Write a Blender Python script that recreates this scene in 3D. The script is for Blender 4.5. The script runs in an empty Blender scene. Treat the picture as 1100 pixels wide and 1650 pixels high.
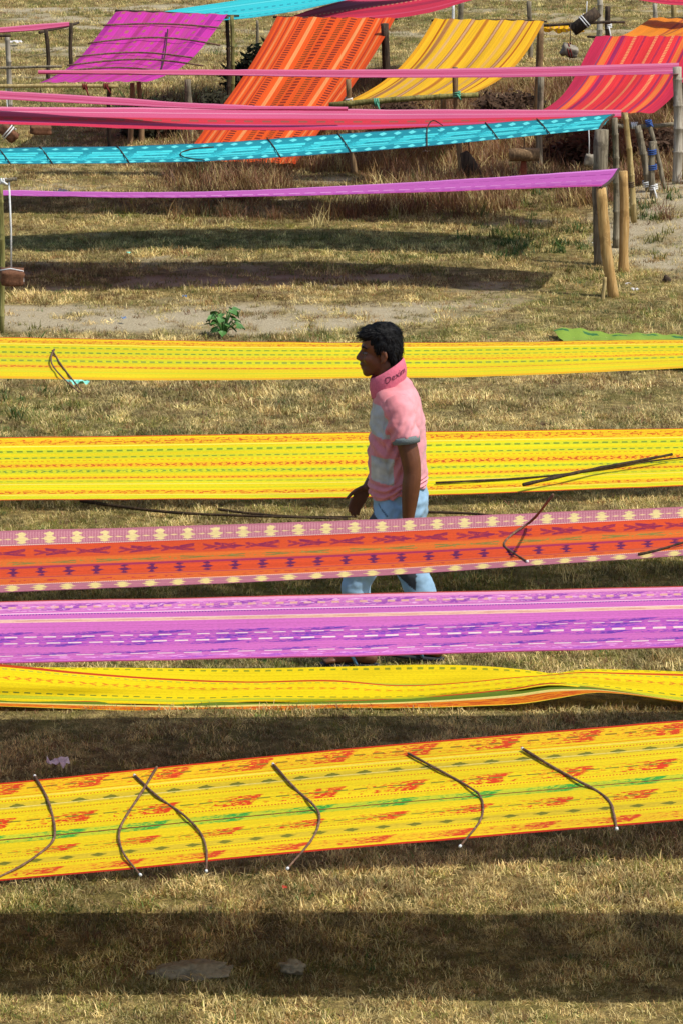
import bpy, bmesh, math, random
import numpy as np
from mathutils import Vector, Matrix, noise as mnoise

random.seed(7)
rng = np.random.default_rng(11)
scene = bpy.context.scene
COL = scene.collection

# ------------------------------------------------------------------ camera
FPX = 6150.0                     # focal length in photo pixels (1100 x 1650)
HCAM = 4.7
PITCH = math.atan(1385.0 / FPX)
cam_d = bpy.data.cameras.new('camera')
cam_d.sensor_fit = 'VERTICAL'
cam_d.sensor_height = 36.0
cam_d.lens = 36.0 * FPX / 1650.0
cam_d.clip_start = 0.5
cam_d.clip_end = 3000
cam = bpy.data.objects.new('camera', cam_d)
COL.objects.link(cam)
cam.location = (0, 0, HCAM)
cam.rotation_euler = (math.pi / 2 - PITCH, 0, 0)
scene.camera = cam
scene.render.resolution_x, scene.render.resolution_y = 682, 1024

# ------------------------------------------------------------------ world, sun, exposure
SUN = Vector((0.58, -0.27, 1.0)).normalized()
world = bpy.data.worlds.new('World')
scene.world = world
world.use_nodes = True
wn = world.node_tree
for n in list(wn.nodes):
    wn.nodes.remove(n)
sky = wn.nodes.new('ShaderNodeTexSky')
sky.sky_type = 'NISHITA'
sky.sun_disc = False
sky.sun_elevation = math.asin(SUN.z)
sky.sun_rotation = math.atan2(SUN.x, SUN.y)
sky.dust_density = 2.0
bg = wn.nodes.new('ShaderNodeBackground')
bg.inputs['Strength'].default_value = 0.15
wo = wn.nodes.new('ShaderNodeOutputWorld')
wn.links.new(sky.outputs[0], bg.inputs[0])
wn.links.new(bg.outputs[0], wo.inputs[0])
sun_d = bpy.data.lights.new('sun', 'SUN')
sun_d.energy = 4.1
sun_d.angle = math.radians(0.6)
sun_d.color = (1.0, 0.955, 0.88)
sun = bpy.data.objects.new('sun', sun_d)
COL.objects.link(sun)
sun.rotation_euler = SUN.to_track_quat('Z', 'Y').to_euler()
scene.view_settings.view_transform = 'Standard'
scene.view_settings.look = 'None'
scene.view_settings.exposure = 0.0
scene.view_settings.gamma = 1.0
scene.cycles.max_bounces = 6
scene.cycles.transparent_max_bounces = 6

# ------------------------------------------------------------------ pixel -> place helpers
CP, SP = math.cos(PITCH), math.sin(PITCH)
def ray(px, py):
    a = (px - 550.0) / FPX; b = (py - 825.0) / FPX
    return Vector((a, CP - b * SP, -SP - b * CP))
def at_z(px, py, z=0.0):
    d = ray(px, py); t = (z - HCAM) / d.z
    return Vector((d.x * t, d.y * t, z))
def at_y(px, py, Y):
    d = ray(px, py); t = Y / d.y
    return Vector((d.x * t, Y, HCAM + d.z * t))
def proj(p):
    x, y, z = p[0], p[1], p[2] - HCAM
    w = y * CP - z * SP
    return 550 + FPX * x / w, 825 - FPX * (y * SP + z * CP) / w

def lin(c):
    if isinstance(c, str):
        c = [int(c[i:i + 2], 16) / 255 for i in (0, 2, 4)]
    return tuple((x / 12.92 if x <= 0.04045 else ((x + 0.055) / 1.055) ** 2.4) for x in c[:3]) + (1.0,)

class VNoise:
    def __init__(self, seed, n=256):
        self.g = np.random.default_rng(seed).random((n, n)); self.n = n
    def __call__(self, x, y):
        x = np.asarray(x, float); y = np.asarray(y, float)
        xi = np.floor(x).astype(int); yi = np.floor(y).astype(int)
        fx = x - xi; fy = y - yi
        fx = fx * fx * (3 - 2 * fx); fy = fy * fy * (3 - 2 * fy)
        n = self.n; g = self.g
        a = g[xi % n, yi % n]; b = g[(xi + 1) % n, yi % n]
        c = g[xi % n, (yi + 1) % n]; d = g[(xi + 1) % n, (yi + 1) % n]
        return (a * (1 - fx) + b * fx) * (1 - fy) + (c * (1 - fx) + d * fx) * fy
    def fbm(self, x, y, o=4):
        s = 0; a = 0.5; t = 0
        for k in range(o):
            s = s + a * self(x * 2 ** k + 17.3 * k, y * 2 ** k + 9.1 * k); t += a; a *= 0.5
        return s / t
N1, N2, N3, N4 = VNoise(1), VNoise(2), VNoise(3), VNoise(4)

def smooth(a, b, x):
    t = np.clip((np.asarray(x, float) - a) / (b - a), 0, 1)
    return t * t * (3 - 2 * t)

# ------------------------------------------------------------------ node expression helper
class S:
    def __init__(s, g, sock): s.g = g; s.k = sock
    def __add__(s, o): return s.g.m('ADD', s, o)
    __radd__ = __add__
    def __mul__(s, o): return s.g.m('MULTIPLY', s, o)
    __rmul__ = __mul__
    def __sub__(s, o): return s.g.m('SUBTRACT', s, o)
    def __rsub__(s, o): return s.g.m('SUBTRACT', o, s)
    def __truediv__(s, o): return s.g.m('DIVIDE', s, o)
    def __lt__(s, o): return s.g.m('LESS_THAN', s, o)
    def __gt__(s, o): return s.g.m('GREATER_THAN', s, o)
    def fr(s): return s.g.m('FRACT', s)
    def ab(s): return s.g.m('ABSOLUTE', s)
    def fl(s): return s.g.m('FLOOR', s)

class G:
    def __init__(s, name):
        s.mat = bpy.data.materials.new(name); s.mat.use_nodes = True
        s.t = s.mat.node_tree
        for n in list(s.t.nodes): s.t.nodes.remove(n)
        s.out = s.t.nodes.new('ShaderNodeOutputMaterial')
    def n(s, kind): return s.t.nodes.new(kind)
    def put(s, inp, v):
        if isinstance(v, S): s.t.links.new(v.k, inp)
        elif hasattr(v, 'is_output'): s.t.links.new(v, inp)
        else: inp.default_value = v
    def m(s, op, *a):
        n = s.n('ShaderNodeMath'); n.operation = op
        for i, v in enumerate(a): s.put(n.inputs[i], v)
        return S(s, n.outputs[0])
    def mx(s, a, b): return s.m('MAXIMUM', a, b)
    def mn(s, a, b): return s.m('MINIMUM', a, b)
    def mix(s, f, a, b, bt='MIX'):
        n = s.n('ShaderNodeMix'); n.data_type = 'RGBA'; n.blend_type = bt
        s.put(n.inputs[0], f); s.put(n.inputs[6], a); s.put(n.inputs[7], b)
        return S(s, n.outputs[2])
    def noise(s, vec, scale, detail=2, rough=0.5, dim='3D'):
        n = s.n('ShaderNodeTexNoise'); n.noise_dimensions = dim
        if vec is not None: s.put(n.inputs['Vector'], vec)
        n.inputs['Scale'].default_value = scale; n.inputs['Detail'].default_value = detail
        n.inputs['Roughness'].default_value = rough
        return S(s, n.outputs[0])
    def vec(s, x, y, z=0.0):
        n = s.n('ShaderNodeCombineXYZ')
        for i, v in enumerate((x, y, z)): s.put(n.inputs[i], v)
        return S(s, n.outputs[0])
    def ramp(s, f, stops):
        n = s.n('ShaderNodeValToRGB'); s.put(n.inputs[0], f)
        e = n.color_ramp.elements
        while len(e) > 1: e.remove(e[-1])
        e[0].position = stops[0][0]; e[0].color = stops[0][1]
        for p, c in stops[1:]:
            k = e.new(p); k.color = c
        return S(s, n.outputs[0])
    def bump(s, h, st=0.3, d=0.01):
        n = s.n('ShaderNodeBump'); s.put(n.inputs['Height'], h)
        n.inputs['Strength'].default_value = st; n.inputs['Distance'].default_value = d
        return S(s, n.outputs[0])
    def principled(s, col, rough=0.8, bump=None, spec=0.3, sheen=0.0):
        n = s.n('ShaderNodeBsdfPrincipled')
        s.put(n.inputs['Base Color'], col); s.put(n.inputs['Roughness'], rough)
        n.inputs['Specular IOR Level'].default_value = spec
        if sheen: n.inputs['Sheen Weight'].default_value = sheen
        if bump is not None: s.put(n.inputs['Normal'], bump)
        return n.outputs[0]
    def done(s, sh):
        s.t.links.new(sh, s.out.inputs[0]); return s.mat
    def attr(s, name, typ='GEOMETRY'):
        n = s.n('ShaderNodeAttribute'); n.attribute_name = name; n.attribute_type = typ
        return S(s, n.outputs['Color']), S(s, n.outputs['Fac'])

def simple_mat(name, col, rough=0.8, var=0.25, scale=20, spec=0.3, stretch=None, bump=0.25):
    g = G(name)
    tc = g.n('ShaderNodeTexCoord'); v = tc.outputs['Object']
    if stretch:
        mp = g.n('ShaderNodeMapping'); g.t.links.new(v, mp.inputs[0]); mp.inputs['Scale'].default_value = stretch; v = mp.outputs[0]
    nz = g.noise(v, scale, 4, 0.6)
    c = lin(col)
    dk = tuple(x * (1 - var) for x in c[:3]) + (1,); lt = tuple(min(1, x * (1 + var)) for x in c[:3]) + (1,)
    colr = g.ramp(nz, [(0.3, dk), (0.7, lt)])
    return g.done(g.principled(colr, rough, g.bump(nz, bump, 0.01), spec))

# ------------------------------------------------------------------ object helpers
def new_obj(name, mesh, mat=None, parent=None, loc=None):
    o = bpy.data.objects.new(name, mesh); COL.objects.link(o)
    if mat is not None:
        (mesh.materials.append(mat) if not isinstance(mat, (list, tuple)) else [mesh.materials.append(m) for m in mat])
    if loc is not None: o.location = loc
    if parent is not None: o.parent = parent
    return o
def mesh_from(name, vs, fs, smooth_=True):
    me = bpy.data.meshes.new(name)
    me.from_pydata([tuple(v) for v in vs], [], fs); me.update()
    if smooth_:
        me.polygons.foreach_set('use_smooth', np.ones(len(me.polygons), bool))
    return me
def tag(o, label, cat, group=None, kind=None):
    if label: o['label'] = label
    if cat: o['category'] = cat
    if group: o['group'] = group
    if kind: o['kind'] = kind
    return o
def empty(name, loc=(0, 0, 0)):
    o = bpy.data.objects.new(name, None); COL.objects.link(o); o.location = loc; o.empty_display_size = 0.1
    return o

class MB:
    def __init__(s): s.v = []; s.f = []
    def add(s, vs, fs):
        b = len(s.v); s.v += [Vector(v) for v in vs]; s.f += [tuple(i + b for i in f) for f in fs]
    def ring_loft(s, rings, cap=True):
        b = len(s.v); n = len(rings[0])
        for r in rings: s.v += [Vector(p) for p in r]
        for i in range(len(rings) - 1):
            for j in range(n):
                a = b + i * n + j; c = b + i * n + (j + 1) % n
                s.f.append((a, c, c + n, a + n))
        if cap:
            s.f.append(tuple(b + j for j in range(n))[::-1])
            e = b + (len(rings) - 1) * n
            s.f.append(tuple(e + j for j in range(n)))
    def tube(s, pts, rad, n=10, round_=False, squash=1.0, jit=0.0):
        pts = [Vector(p) for p in pts]
        if not hasattr(rad, '__len__'): rad = [rad] * len(pts)
        rings = []
        t0 = (pts[1] - pts[0]).normalized()
        up = Vector((0, 1, 0)) if abs(t0.y) < 0.9 else Vector((1, 0, 0))
        a = t0.cross(up).normalized()
        for i, p in enumerate(pts):
            t = (pts[min(i + 1, len(pts) - 1)] - pts[max(i - 1, 0)]).normalized()
            a = (a - t * a.dot(t)).normalized(); c = t.cross(a)
            fr = []
            for k in range(n):
                th = 2 * math.pi * k / n
                r = rad[i] * (1 + jit * (random.random() - 0.5))
                fr.append(p + a * math.cos(th) * r + c * math.sin(th) * r * squash)
            rings.append((p, t, fr))
        out = []
        if round_:
            p, t, fr = rings[0]
            for q, h in ((0.35, 0.94), (0.8, 0.6)):
                out.insert(0, [p + (x - p) * h - t * rad[0] * q for x in fr])
        out += [r[2] for r in rings]
        if round_:
            p, t, fr = rings[-1]
            for q, h in ((0.35, 0.94), (0.8, 0.6)):
                out.append([p + (x - p) * h + t * rad[-1] * q for x in fr])
        s.ring_loft(out)
    def ball(s, c, r, nu=14, nv=9, rot=None):
        c = Vector(c); rings = []
        if not hasattr(r, '__len__'): r = (r, r, r)
        for i in range(1, nv):
            ph = math.pi * i / nv - math.pi / 2
            rg = []
            for k in range(nu):
                th = 2 * math.pi * k / nu
                p = Vector((math.cos(ph) * math.cos(th) * r[0], math.cos(ph) * math.sin(th) * r[1], math.sin(ph) * r[2]))
                if rot: p = rot @ p
                rg.append(c + p)
            rings.append(rg)
        s.ring_loft(rings)
    def box(s, c, d, rot=None):
        c = Vector(c); vs = []
        for x in (-1, 1):
            for y in (-1, 1):
                for z in (-1, 1):
                    p = Vector((x * d[0] / 2, y * d[1] / 2, z * d[2] / 2))
                    vs.append(c + (rot @ p if rot else p))
        s.add(vs, [(0, 1, 3, 2), (4, 6, 7, 5), (0, 4, 5, 1), (2, 3, 7, 6), (0, 2, 6, 4), (1, 5, 7, 3)])
    def build(s, name, mat, parent=None, smooth_=True, loc=None):
        vs = s.v if loc is None else [v - Vector(loc) for v in s.v]
        return new_obj(name, mesh_from(name, vs, s.f, smooth_), mat, parent, loc)

def catmull(pts, n):
    P = [np.array(p, float) for p in pts]
    P = [2 * P[0] - P[1]] + P + [2 * P[-1] - P[-2]]
    out = []
    segs = len(P) - 3
    for k in range(n):
        u = k / (n - 1) * segs; i = min(int(u), segs - 1); t = u - i
        a, b, c, d = P[i:i + 4]
        out.append(0.5 * ((2 * b) + (-a + c) * t + (2 * a - 5 * b + 4 * c - d) * t * t + (-a + 3 * b - 3 * c + d) * t ** 3))
    return [Vector(o) if len(o) == 3 else o for o in out]

# ------------------------------------------------------------------ ground
def mask_px(x, y):
    """photo pixel of a ground point (arrays)"""
    w = y * CP + HCAM * SP
    return 550 + FPX * x / w, 825 - FPX * (y * SP - HCAM * CP) / w

def bare_mask(x, y):
    """trodden bare soil: the path across and the path on the right"""
    n = N1.fbm(x * 0.9, y * 0.9, 4)
    a = smooth(26.6, 27.4, y + (n - .5) * 1.4) * (1 - smooth(29.0, 29.9, y + (n - .5) * 1.4)) * (1 - smooth(0.3, 1.6, x + (n - .5) * 2.0))
    a = a * smooth(.36, .58, N2.fbm(x * 0.5 + 3, y * 1.6, 4)) * 1.15
    b = smooth(-.1, .35, (x - 2.05) - 0.16 * np.abs(y - 30.8) + (n - .5) * .7) * smooth(28.6, 29.2, y) * (1 - smooth(33.4, 34.4, y))
    c = smooth(.60, .70, N3.fbm(x * .35 + 5, y * 1.3 + 2, 3)) * smooth(42, 45, y) * .8
    d = smooth(.66, .74, N3.fbm(x * .8 + 9, y * 1.5, 3)) * .6 * smooth(24, 27, y)
    q = np.maximum.reduce([a, b, c, d])
    return np.clip(q * (.45 + .85 * smooth(.32, .58, N4.fbm(x * 4.5, y * 4.5, 3))), 0, 1)

def gz(x, y):
    x = np.asarray(x, float); y = np.asarray(y, float)
    z = 0.05 * (N1.fbm(x * .6, y * .6, 3) - .5) + 0.02 * (N2(x * 3, y * 3) - .5)
    z = z * (1 - np.exp(-((y - 16.9) / .4) ** 2))
    z = z + 0.13 * np.exp(-(((x - 3.0) / .75) ** 2 + ((y - 33.0) / 1.6) ** 2))
    z = z + 0.16 * np.exp(-((y - 43.5) / 1.8) ** 2) * smooth(-1.5, 1, x)
    return z
def gz1(x, y): return float(gz(x, y))

def axis(lo, hi, step, far, grow=1.35):
    c = list(np.arange(lo, hi + 1e-6, step)); d = step
    up = []; v = c[-1]; q = step
    while v < far[1]:
        q *= grow; v += q; up.append(v)
    dn = []; v = c[0]; q = step
    while v > far[0]:
        q *= grow; v -= q; dn.append(v)
    return np.array(dn[::-1] + c + up)
gx = axis(-7.5, 7.5, .12, (-900, 900)); gy = axis(10, 60, .14, (-200, 1500))
XX, YY = np.meshgrid(gx, gy, indexing='ij')
ZZ = gz(XX, YY)
nx, ny = len(gx), len(gy)
verts = np.stack([XX.ravel(), YY.ravel(), ZZ.ravel()], 1)
ii = np.arange(nx * ny).reshape(nx, ny)
faces = np.stack([ii[:-1, :-1].ravel(), ii[1:, :-1].ravel(), ii[1:, 1:].ravel(), ii[:-1, 1:].ravel()], 1)
gme = bpy.data.meshes.new('ground')
gme.from_pydata(verts.tolist(), [], faces.tolist()); gme.update()
gme.polygons.foreach_set('use_smooth', np.ones(len(gme.polygons), bool))
at = gme.color_attributes.new('bare', 'FLOAT_COLOR', 'POINT')
bm_ = bare_mask(XX.ravel(), YY.ravel())
def rust_mask(x, y):
    px, py = mask_px(x, y)
    m = smooth(32.0, 33.5, y) * (1 - smooth(40.5, 43, y)) * smooth(120, 380, px + 160 * (N1(x, y) - .5))
    return m * (.55 + .45 * smooth(.35, .6, N2.fbm(x * 1.1, y * 1.4, 3))) * (1 - bare_mask(x, y))
yy_ = np.maximum(YY.ravel(), 5.0)
rs_ = rust_mask(XX.ravel(), yy_)
at.data.foreach_set('color', np.stack([bm_, rs_, bm_ * 0, bm_ * 0 + 1], 1).astype(np.float32).ravel())

g = G('soil_and_thatch')
geo = g.n('ShaderNodeNewGeometry').outputs['Position']
_, bf = g.attr('bare')
n1 = g.noise(geo, 14, 6, .65); n2 = g.noise(geo, 1.3, 4, .6); n3 = g.noise(geo, 70, 3, .7); n4 = g.noise(geo, 130, 5, .8)
bc, _ = g.attr('bare'); sx_ = g.n('ShaderNodeSeparateColor'); g.t.links.new(bc.k, sx_.inputs[0]); bf = S(g, sx_.outputs[0]); rust = S(g, sx_.outputs[1])
thatch = g.ramp(n1, [(.3, lin('50472a')), (.5, lin('807148')), (.72, lin('b09f66'))])
thatch = g.mix(g.m('MULTIPLY', g.m('GREATER_THAN', n2, .52), .45), thatch, lin('5c5a2c'))
thatch = g.mix(1.0, thatch, g.ramp(n4, [(.36, (.35, .33, .28, 1)), (.5, (1, 1, 1, 1)), (.62, (1.7, 1.62, 1.4, 1))]), 'MULTIPLY')
thatch = g.mix(rust, thatch, g.ramp(n1, [(.3, lin('3a2a1c')), (.55, lin('5c4430')), (.75, lin('7c6040'))]))
soil = g.ramp(n3, [(.25, lin('84775c')), (.5, lin('a89b7e')), (.8, lin('c4b99e'))])
c = g.mix(bf, thatch, soil)
ground = new_obj('ground', gme, g.done(g.principled(c, .95, g.bump(n1 + n3 * .5, .8, .03), .1)))
tag(ground, 'dry trodden field with bare soil paths', 'ground', kind='structure')

# ------------------------------------------------------------------ grass (uncountable: stuff)
def tuft_mesh(name, nb, h, w, spread, lean, seed, seg=3):
    r = random.Random(seed); V = []; F = []
    for b in range(nb):
        a = r.random() * 6.283; rad = spread * math.sqrt(r.random())
        bx, by = math.cos(a) * rad, math.sin(a) * rad
        az = r.random() * 6.283; hh = h * (0.45 + 0.75 * r.random()); ln = lean * (0.3 + 1.0 * r.random())
        dx, dy = math.cos(az), math.sin(az); sx, sy = -dy, dx
        ww = w * (.6 + .7 * r.random()); tw = (r.random() - .5) * .9
        base = len(V)
        for k in range(seg + 1):
            t = k / seg; ang = ln * (0.35 + 0.65 * t)
            out = hh * t * math.sin(ang); up = hh * t * math.cos(ang)
            wk = ww * (1 - t) ** .7 * .5
            cx, cy, cz = bx + dx * out, by + dy * out, up - .004
            ox, oy = sx * math.cos(tw) + dx * math.sin(tw), sy * math.cos(tw) + dy * math.sin(tw)
            if k == seg: V.append((cx, cy, cz))
            else: V += [(cx - ox * wk, cy - oy * wk, cz), (cx + ox * wk, cy + oy * wk, cz)]
        for k in range(seg - 1):
            i = base + 2 * k; F.append((i, i + 1, i + 3, i + 2))
        i = base + 2 * (seg - 1); F.append((i, i + 1, i + 2))
    return mesh_from(name, V, F, False)

g = G('grass_blade')
tc, _ = g.attr('tint', 'INSTANCER')
geo = g.n('ShaderNodeNewGeometry').outputs['Position']
nn = g.noise(geo, 45, 2, .6)
vc = g.mix(1.0, tc, g.ramp(nn, [(.25, (.5, .48, .44, 1)), (.5, (1, 1, 1, 1)), (.75, (1.4, 1.38, 1.3, 1))]), 'MULTIPLY')
df = g.n('ShaderNodeBsdfPrincipled'); g.put(df.inputs['Base Color'], vc); df.inputs['Roughness'].default_value = .55
df.inputs['Specular IOR Level'].default_value = .35
tr = g.n('ShaderNodeBsdfTranslucent'); g.put(tr.inputs[0], vc)
mxs = g.n('ShaderNodeMixShader'); mxs.inputs[0].default_value = .25
g.t.links.new(df.outputs[0], mxs.inputs[1]); g.t.links.new(tr.outputs[0], mxs.inputs[2])
GRASS = g.done(mxs.outputs[0])

def scatter(name, label, protos, P, scl, tint, mat):
    c = bpy.data.collections.new(name + '_kinds')
    for i, me in enumerate(protos):
        me.materials.append(mat)
        c.objects.link(bpy.data.objects.new(name + '_kind', me))
    n = len(P)
    me = bpy.data.meshes.new(name)
    me.vertices.add(n); me.vertices.foreach_set('co', P.astype(np.float32).ravel())
    rot = np.zeros((n, 3), np.float32); rot[:, 2] = rng.random(n) * 6.283
    rot[:, 0] = (rng.random(n) - .5) * .3; rot[:, 1] = (rng.random(n) - .5) * .3
    a = me.attributes.new('rot', 'FLOAT_VECTOR', 'POINT'); a.data.foreach_set('vector', rot.ravel())
    a = me.attributes.new('scl', 'FLOAT', 'POINT'); a.data.foreach_set('value', scl.astype(np.float32))
    a = me.attributes.new('idx', 'INT', 'POINT'); a.data.foreach_set('value', rng.integers(0, len(protos), n).astype(np.int32))
    a = me.attributes.new('tint', 'FLOAT_COLOR', 'POINT')
    a.data.foreach_set('color', np.concatenate([tint, np.ones((n, 1))], 1).astype(np.float32).ravel())
    o = new_obj(name, me)
    ng = bpy.data.node_groups.new(name, 'GeometryNodeTree')
    ng.interface.new_socket('Geometry', in_out='INPUT', socket_type='NodeSocketGeometry')
    ng.interface.new_socket('Geometry', in_out='OUTPUT', socket_type='NodeSocketGeometry')
    gi = ng.nodes.new('NodeGroupInput'); go = ng.nodes.new('NodeGroupOutput')
    ip = ng.nodes.new('GeometryNodeInstanceOnPoints'); ci = ng.nodes.new('GeometryNodeCollectionInfo')
    ci.inputs['Collection'].default_value = c; ci.inputs['Separate Children'].default_value = True
    ci.inputs['Reset Children'].default_value = True
    ip.inputs['Pick Instance'].default_value = True
    def na(nm, t):
        q = ng.nodes.new('GeometryNodeInputNamedAttribute'); q.data_type = t; q.inputs['Name'].default_value = nm
        return q.outputs['Attribute']
    L = ng.links.new
    L(gi.outputs[0], ip.inputs['Points']); L(ci.outputs[0], ip.inputs['Instance'])
    L(na('idx', 'INT'), ip.inputs['Instance Index']); L(na('rot', 'FLOAT_VECTOR'), ip.inputs['Rotation'])
    L(na('scl', 'FLOAT'), ip.inputs['Scale']); L(ip.outputs[0], go.inputs[0])
    md = o.modifiers.new('instances', 'NODES'); md.node_group = ng
    tag(o, label, 'grass', kind='stuff')
    return o

def sample(dens, y0, y1, margin=1.6):
    """random ground points with density dens(x, y) per m2"""
    out = []
    for ya in np.arange(y0, y1, 1.0):
        hw = .0905 * (ya + 1) + margin
        dmax = dens(np.zeros(1), np.array([ya + .5]), True)
        n = int(dmax * 2 * hw)
        x = (rng.random(n) * 2 - 1) * hw; y = ya + rng.random(n)
        k = rng.random(n) * dmax < dens(x, y, False)
        out.append(np.stack([x[k], y[k]], 1))
    return np.concatenate(out)

def base_d(y): return 2000 * (14.0 / np.maximum(y, 14)) ** 1.45
def d_short(x, y, top):
    b = base_d(y)
    if top: return float(b.max())
    return b * (1 - ((y > 16.80) & (y < 17.12))) * (1 - .86 * bare_mask(x, y)) * (.50 + .50 * smooth(.3, .6, N4.fbm(x * 2.2, y * 2.2, 3))) * (.42 + .58 * smooth(.34, .56, N2.fbm(x * 9 + 31, y * 6, 3)))
STRAW = np.array(lin('d8c486')[:3]); OLIVE = np.array(lin('86823e')[:3]); BROWN = np.array(lin('9c7f4e')[:3])
GREEN = np.array(lin('567030')[:3]); RUST = np.array(lin('80583c')[:3])
def colours(x, y, straw, olive, brown, green, rust):
    n = len(x)
    w = np.stack([np.full(n, v) if np.isscalar(v) else v for v in (straw, olive, brown, green, rust)], 1)
    w = w / w.sum(1, keepdims=True); cw = w.cumsum(1)
    k = (rng.random(n)[:, None] > cw).sum(1).clip(0, 4)
    c = np.stack([STRAW, OLIVE, BROWN, GREEN, RUST])[k]
    return c * (.7 + .5 * rng.random((n, 1))) * (1 + .08 * (rng.random((n, 3)) - .5))
P2 = sample(d_short, 11.5, 64)
x, y = P2[:, 0], P2[:, 1]
gr = N3.fbm(x * .55, y * .8, 3)
far = smooth(30, 33, y)
bank = rust_mask(x, y)
tint = (1 - .35 * bank[:, None]) * colours(x, y, 1.5 - 1.2 * bank, .5 + 1.7 * smooth(.5, .7, gr), .75 + .4 * smooth(.5, .35, gr) + .3 * far, .08 + .6 * smooth(.58, .75, gr), .12 + 1.6 * bank)
cl = N3.fbm(x * 8 + 11, y * 5 + 3, 3)
tint = tint * (.62 + .75 * smooth(.3, .68, cl))[:, None]
sc = (.65 + .65 * rng.random(len(x))) * (.75 + .5 * cl) * (y / 14) ** .38 * (.56 + .46 * N1(x * 1.7, y * 1.7))
scatter('grass', 'short dry straw coloured grass covering the field',
        [tuft_mesh('grass_tuft', 20, .040, .0044, .045, 1.2, 40 + i) for i in range(5)] + [tuft_mesh('straw_tuft', 18, .045, .0048, .05, 1.62, 50 + i) for i in range(5)],
        np.stack([x, y, gz(x, y)], 1), sc, tint, GRASS)

def d_tall(x, y, top):
    if top: return 195.0
    px, py = mask_px(x, y)
    m = np.zeros(len(x))
    m = np.maximum(m, smooth(.34, .52, N2.fbm(x * 1.1, y * 1.4, 3)) * 190 * smooth(31.5, 33, y) * (1 - smooth(41, 43, y)) * smooth(200, 420, px + 120 * (N1(x, y) - .5)))
    m = np.maximum(m, 50 * smooth(.45, .6, N4.fbm(x * 1.5, y * 1.5, 3)) * smooth(360, 400, px) * (1 - smooth(540, 640, px)) * smooth(500, 515, py) * (1 - smooth(548, 560, py)))
    m = np.maximum(m, 40 * smooth(.45, .6, N4.fbm(x * 1.5, y * 1.5, 3)) * smooth(940, 960, px) * smooth(515, 528, py) * (1 - smooth(556, 566, py)))
    m = np.maximum(m, 10 * smooth(.52, .7, N2.fbm(x * 1.3, y * 1.6, 3)) * smooth(12, 13, y) * (1 - smooth(22, 24, y)))
    return m * (1 - bare_mask(x, y)) * (1 - ((y > 16.5) & (y < 17.2)))
P2 = sample(d_tall, 12, 44)
x, y = P2[:, 0], P2[:, 1]
fr = smooth(29, 32, y)
tint = colours(x, y, 1.1 - .75 * fr, .2 - .1 * fr, 1.0, .05, .25 + 1.9 * fr)
scatter('tall_grass', 'longer brown dry grass standing in loose clumps on the field',
        [tuft_mesh('tall_grass_tuft', 16, .17, .006, .06, .75, 60 + i, 3) for i in range(5)],
        np.stack([x, y, gz(x, y)], 1), (.45 + .5 * rng.random(len(x))) * (.75 + .75 * fr), tint, GRASS)

def d_green(x, y, top):
    if top: return 90.0
    px, py = mask_px(x, y)
    m = 80 * np.exp(-(((px - 850) / 95) ** 2 + ((py - 398) / 45) ** 2))
    m = np.maximum(m, 60 * np.exp(-(((px - 1050) / 40) ** 2 + ((py - 372) / 22) ** 2)))
    m = np.maximum(m, 60 * np.exp(-(((px - 20) / 60) ** 2 + ((py - 545) / 22) ** 2)))
    m = np.maximum(m, 40 * np.exp(-(((px - 30) / 80) ** 2 + ((py - 650) / 30) ** 2)))
    m = np.maximum(m, 70 * np.exp(-(((px - 400) / 40) ** 2 + ((py - 140) / 40) ** 2)))
    m = np.maximum(m, 70 * np.exp(-(((px - 270) / 70) ** 2 + ((py - 175) / 25) ** 2)))
    return m * smooth(.3, .5, N3(x * 2.5, y * 2.5))
P2 = sample(d_green, 18, 46)
x, y = P2[:, 0], P2[:, 1]
tint = colours(x, y, .1, .5, .25, 1.3, .1) * .75
scatter('weeds', 'low green weeds growing in patches on the dry field',
        [tuft_mesh('weed_tuft', 16, .12, .012, .06, .9, 80 + i, 3) for i in range(4)],
        np.stack([x, y, gz(x, y)], 1), .5 + .6 * rng.random(len(x)), tint, GRASS)

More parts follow.
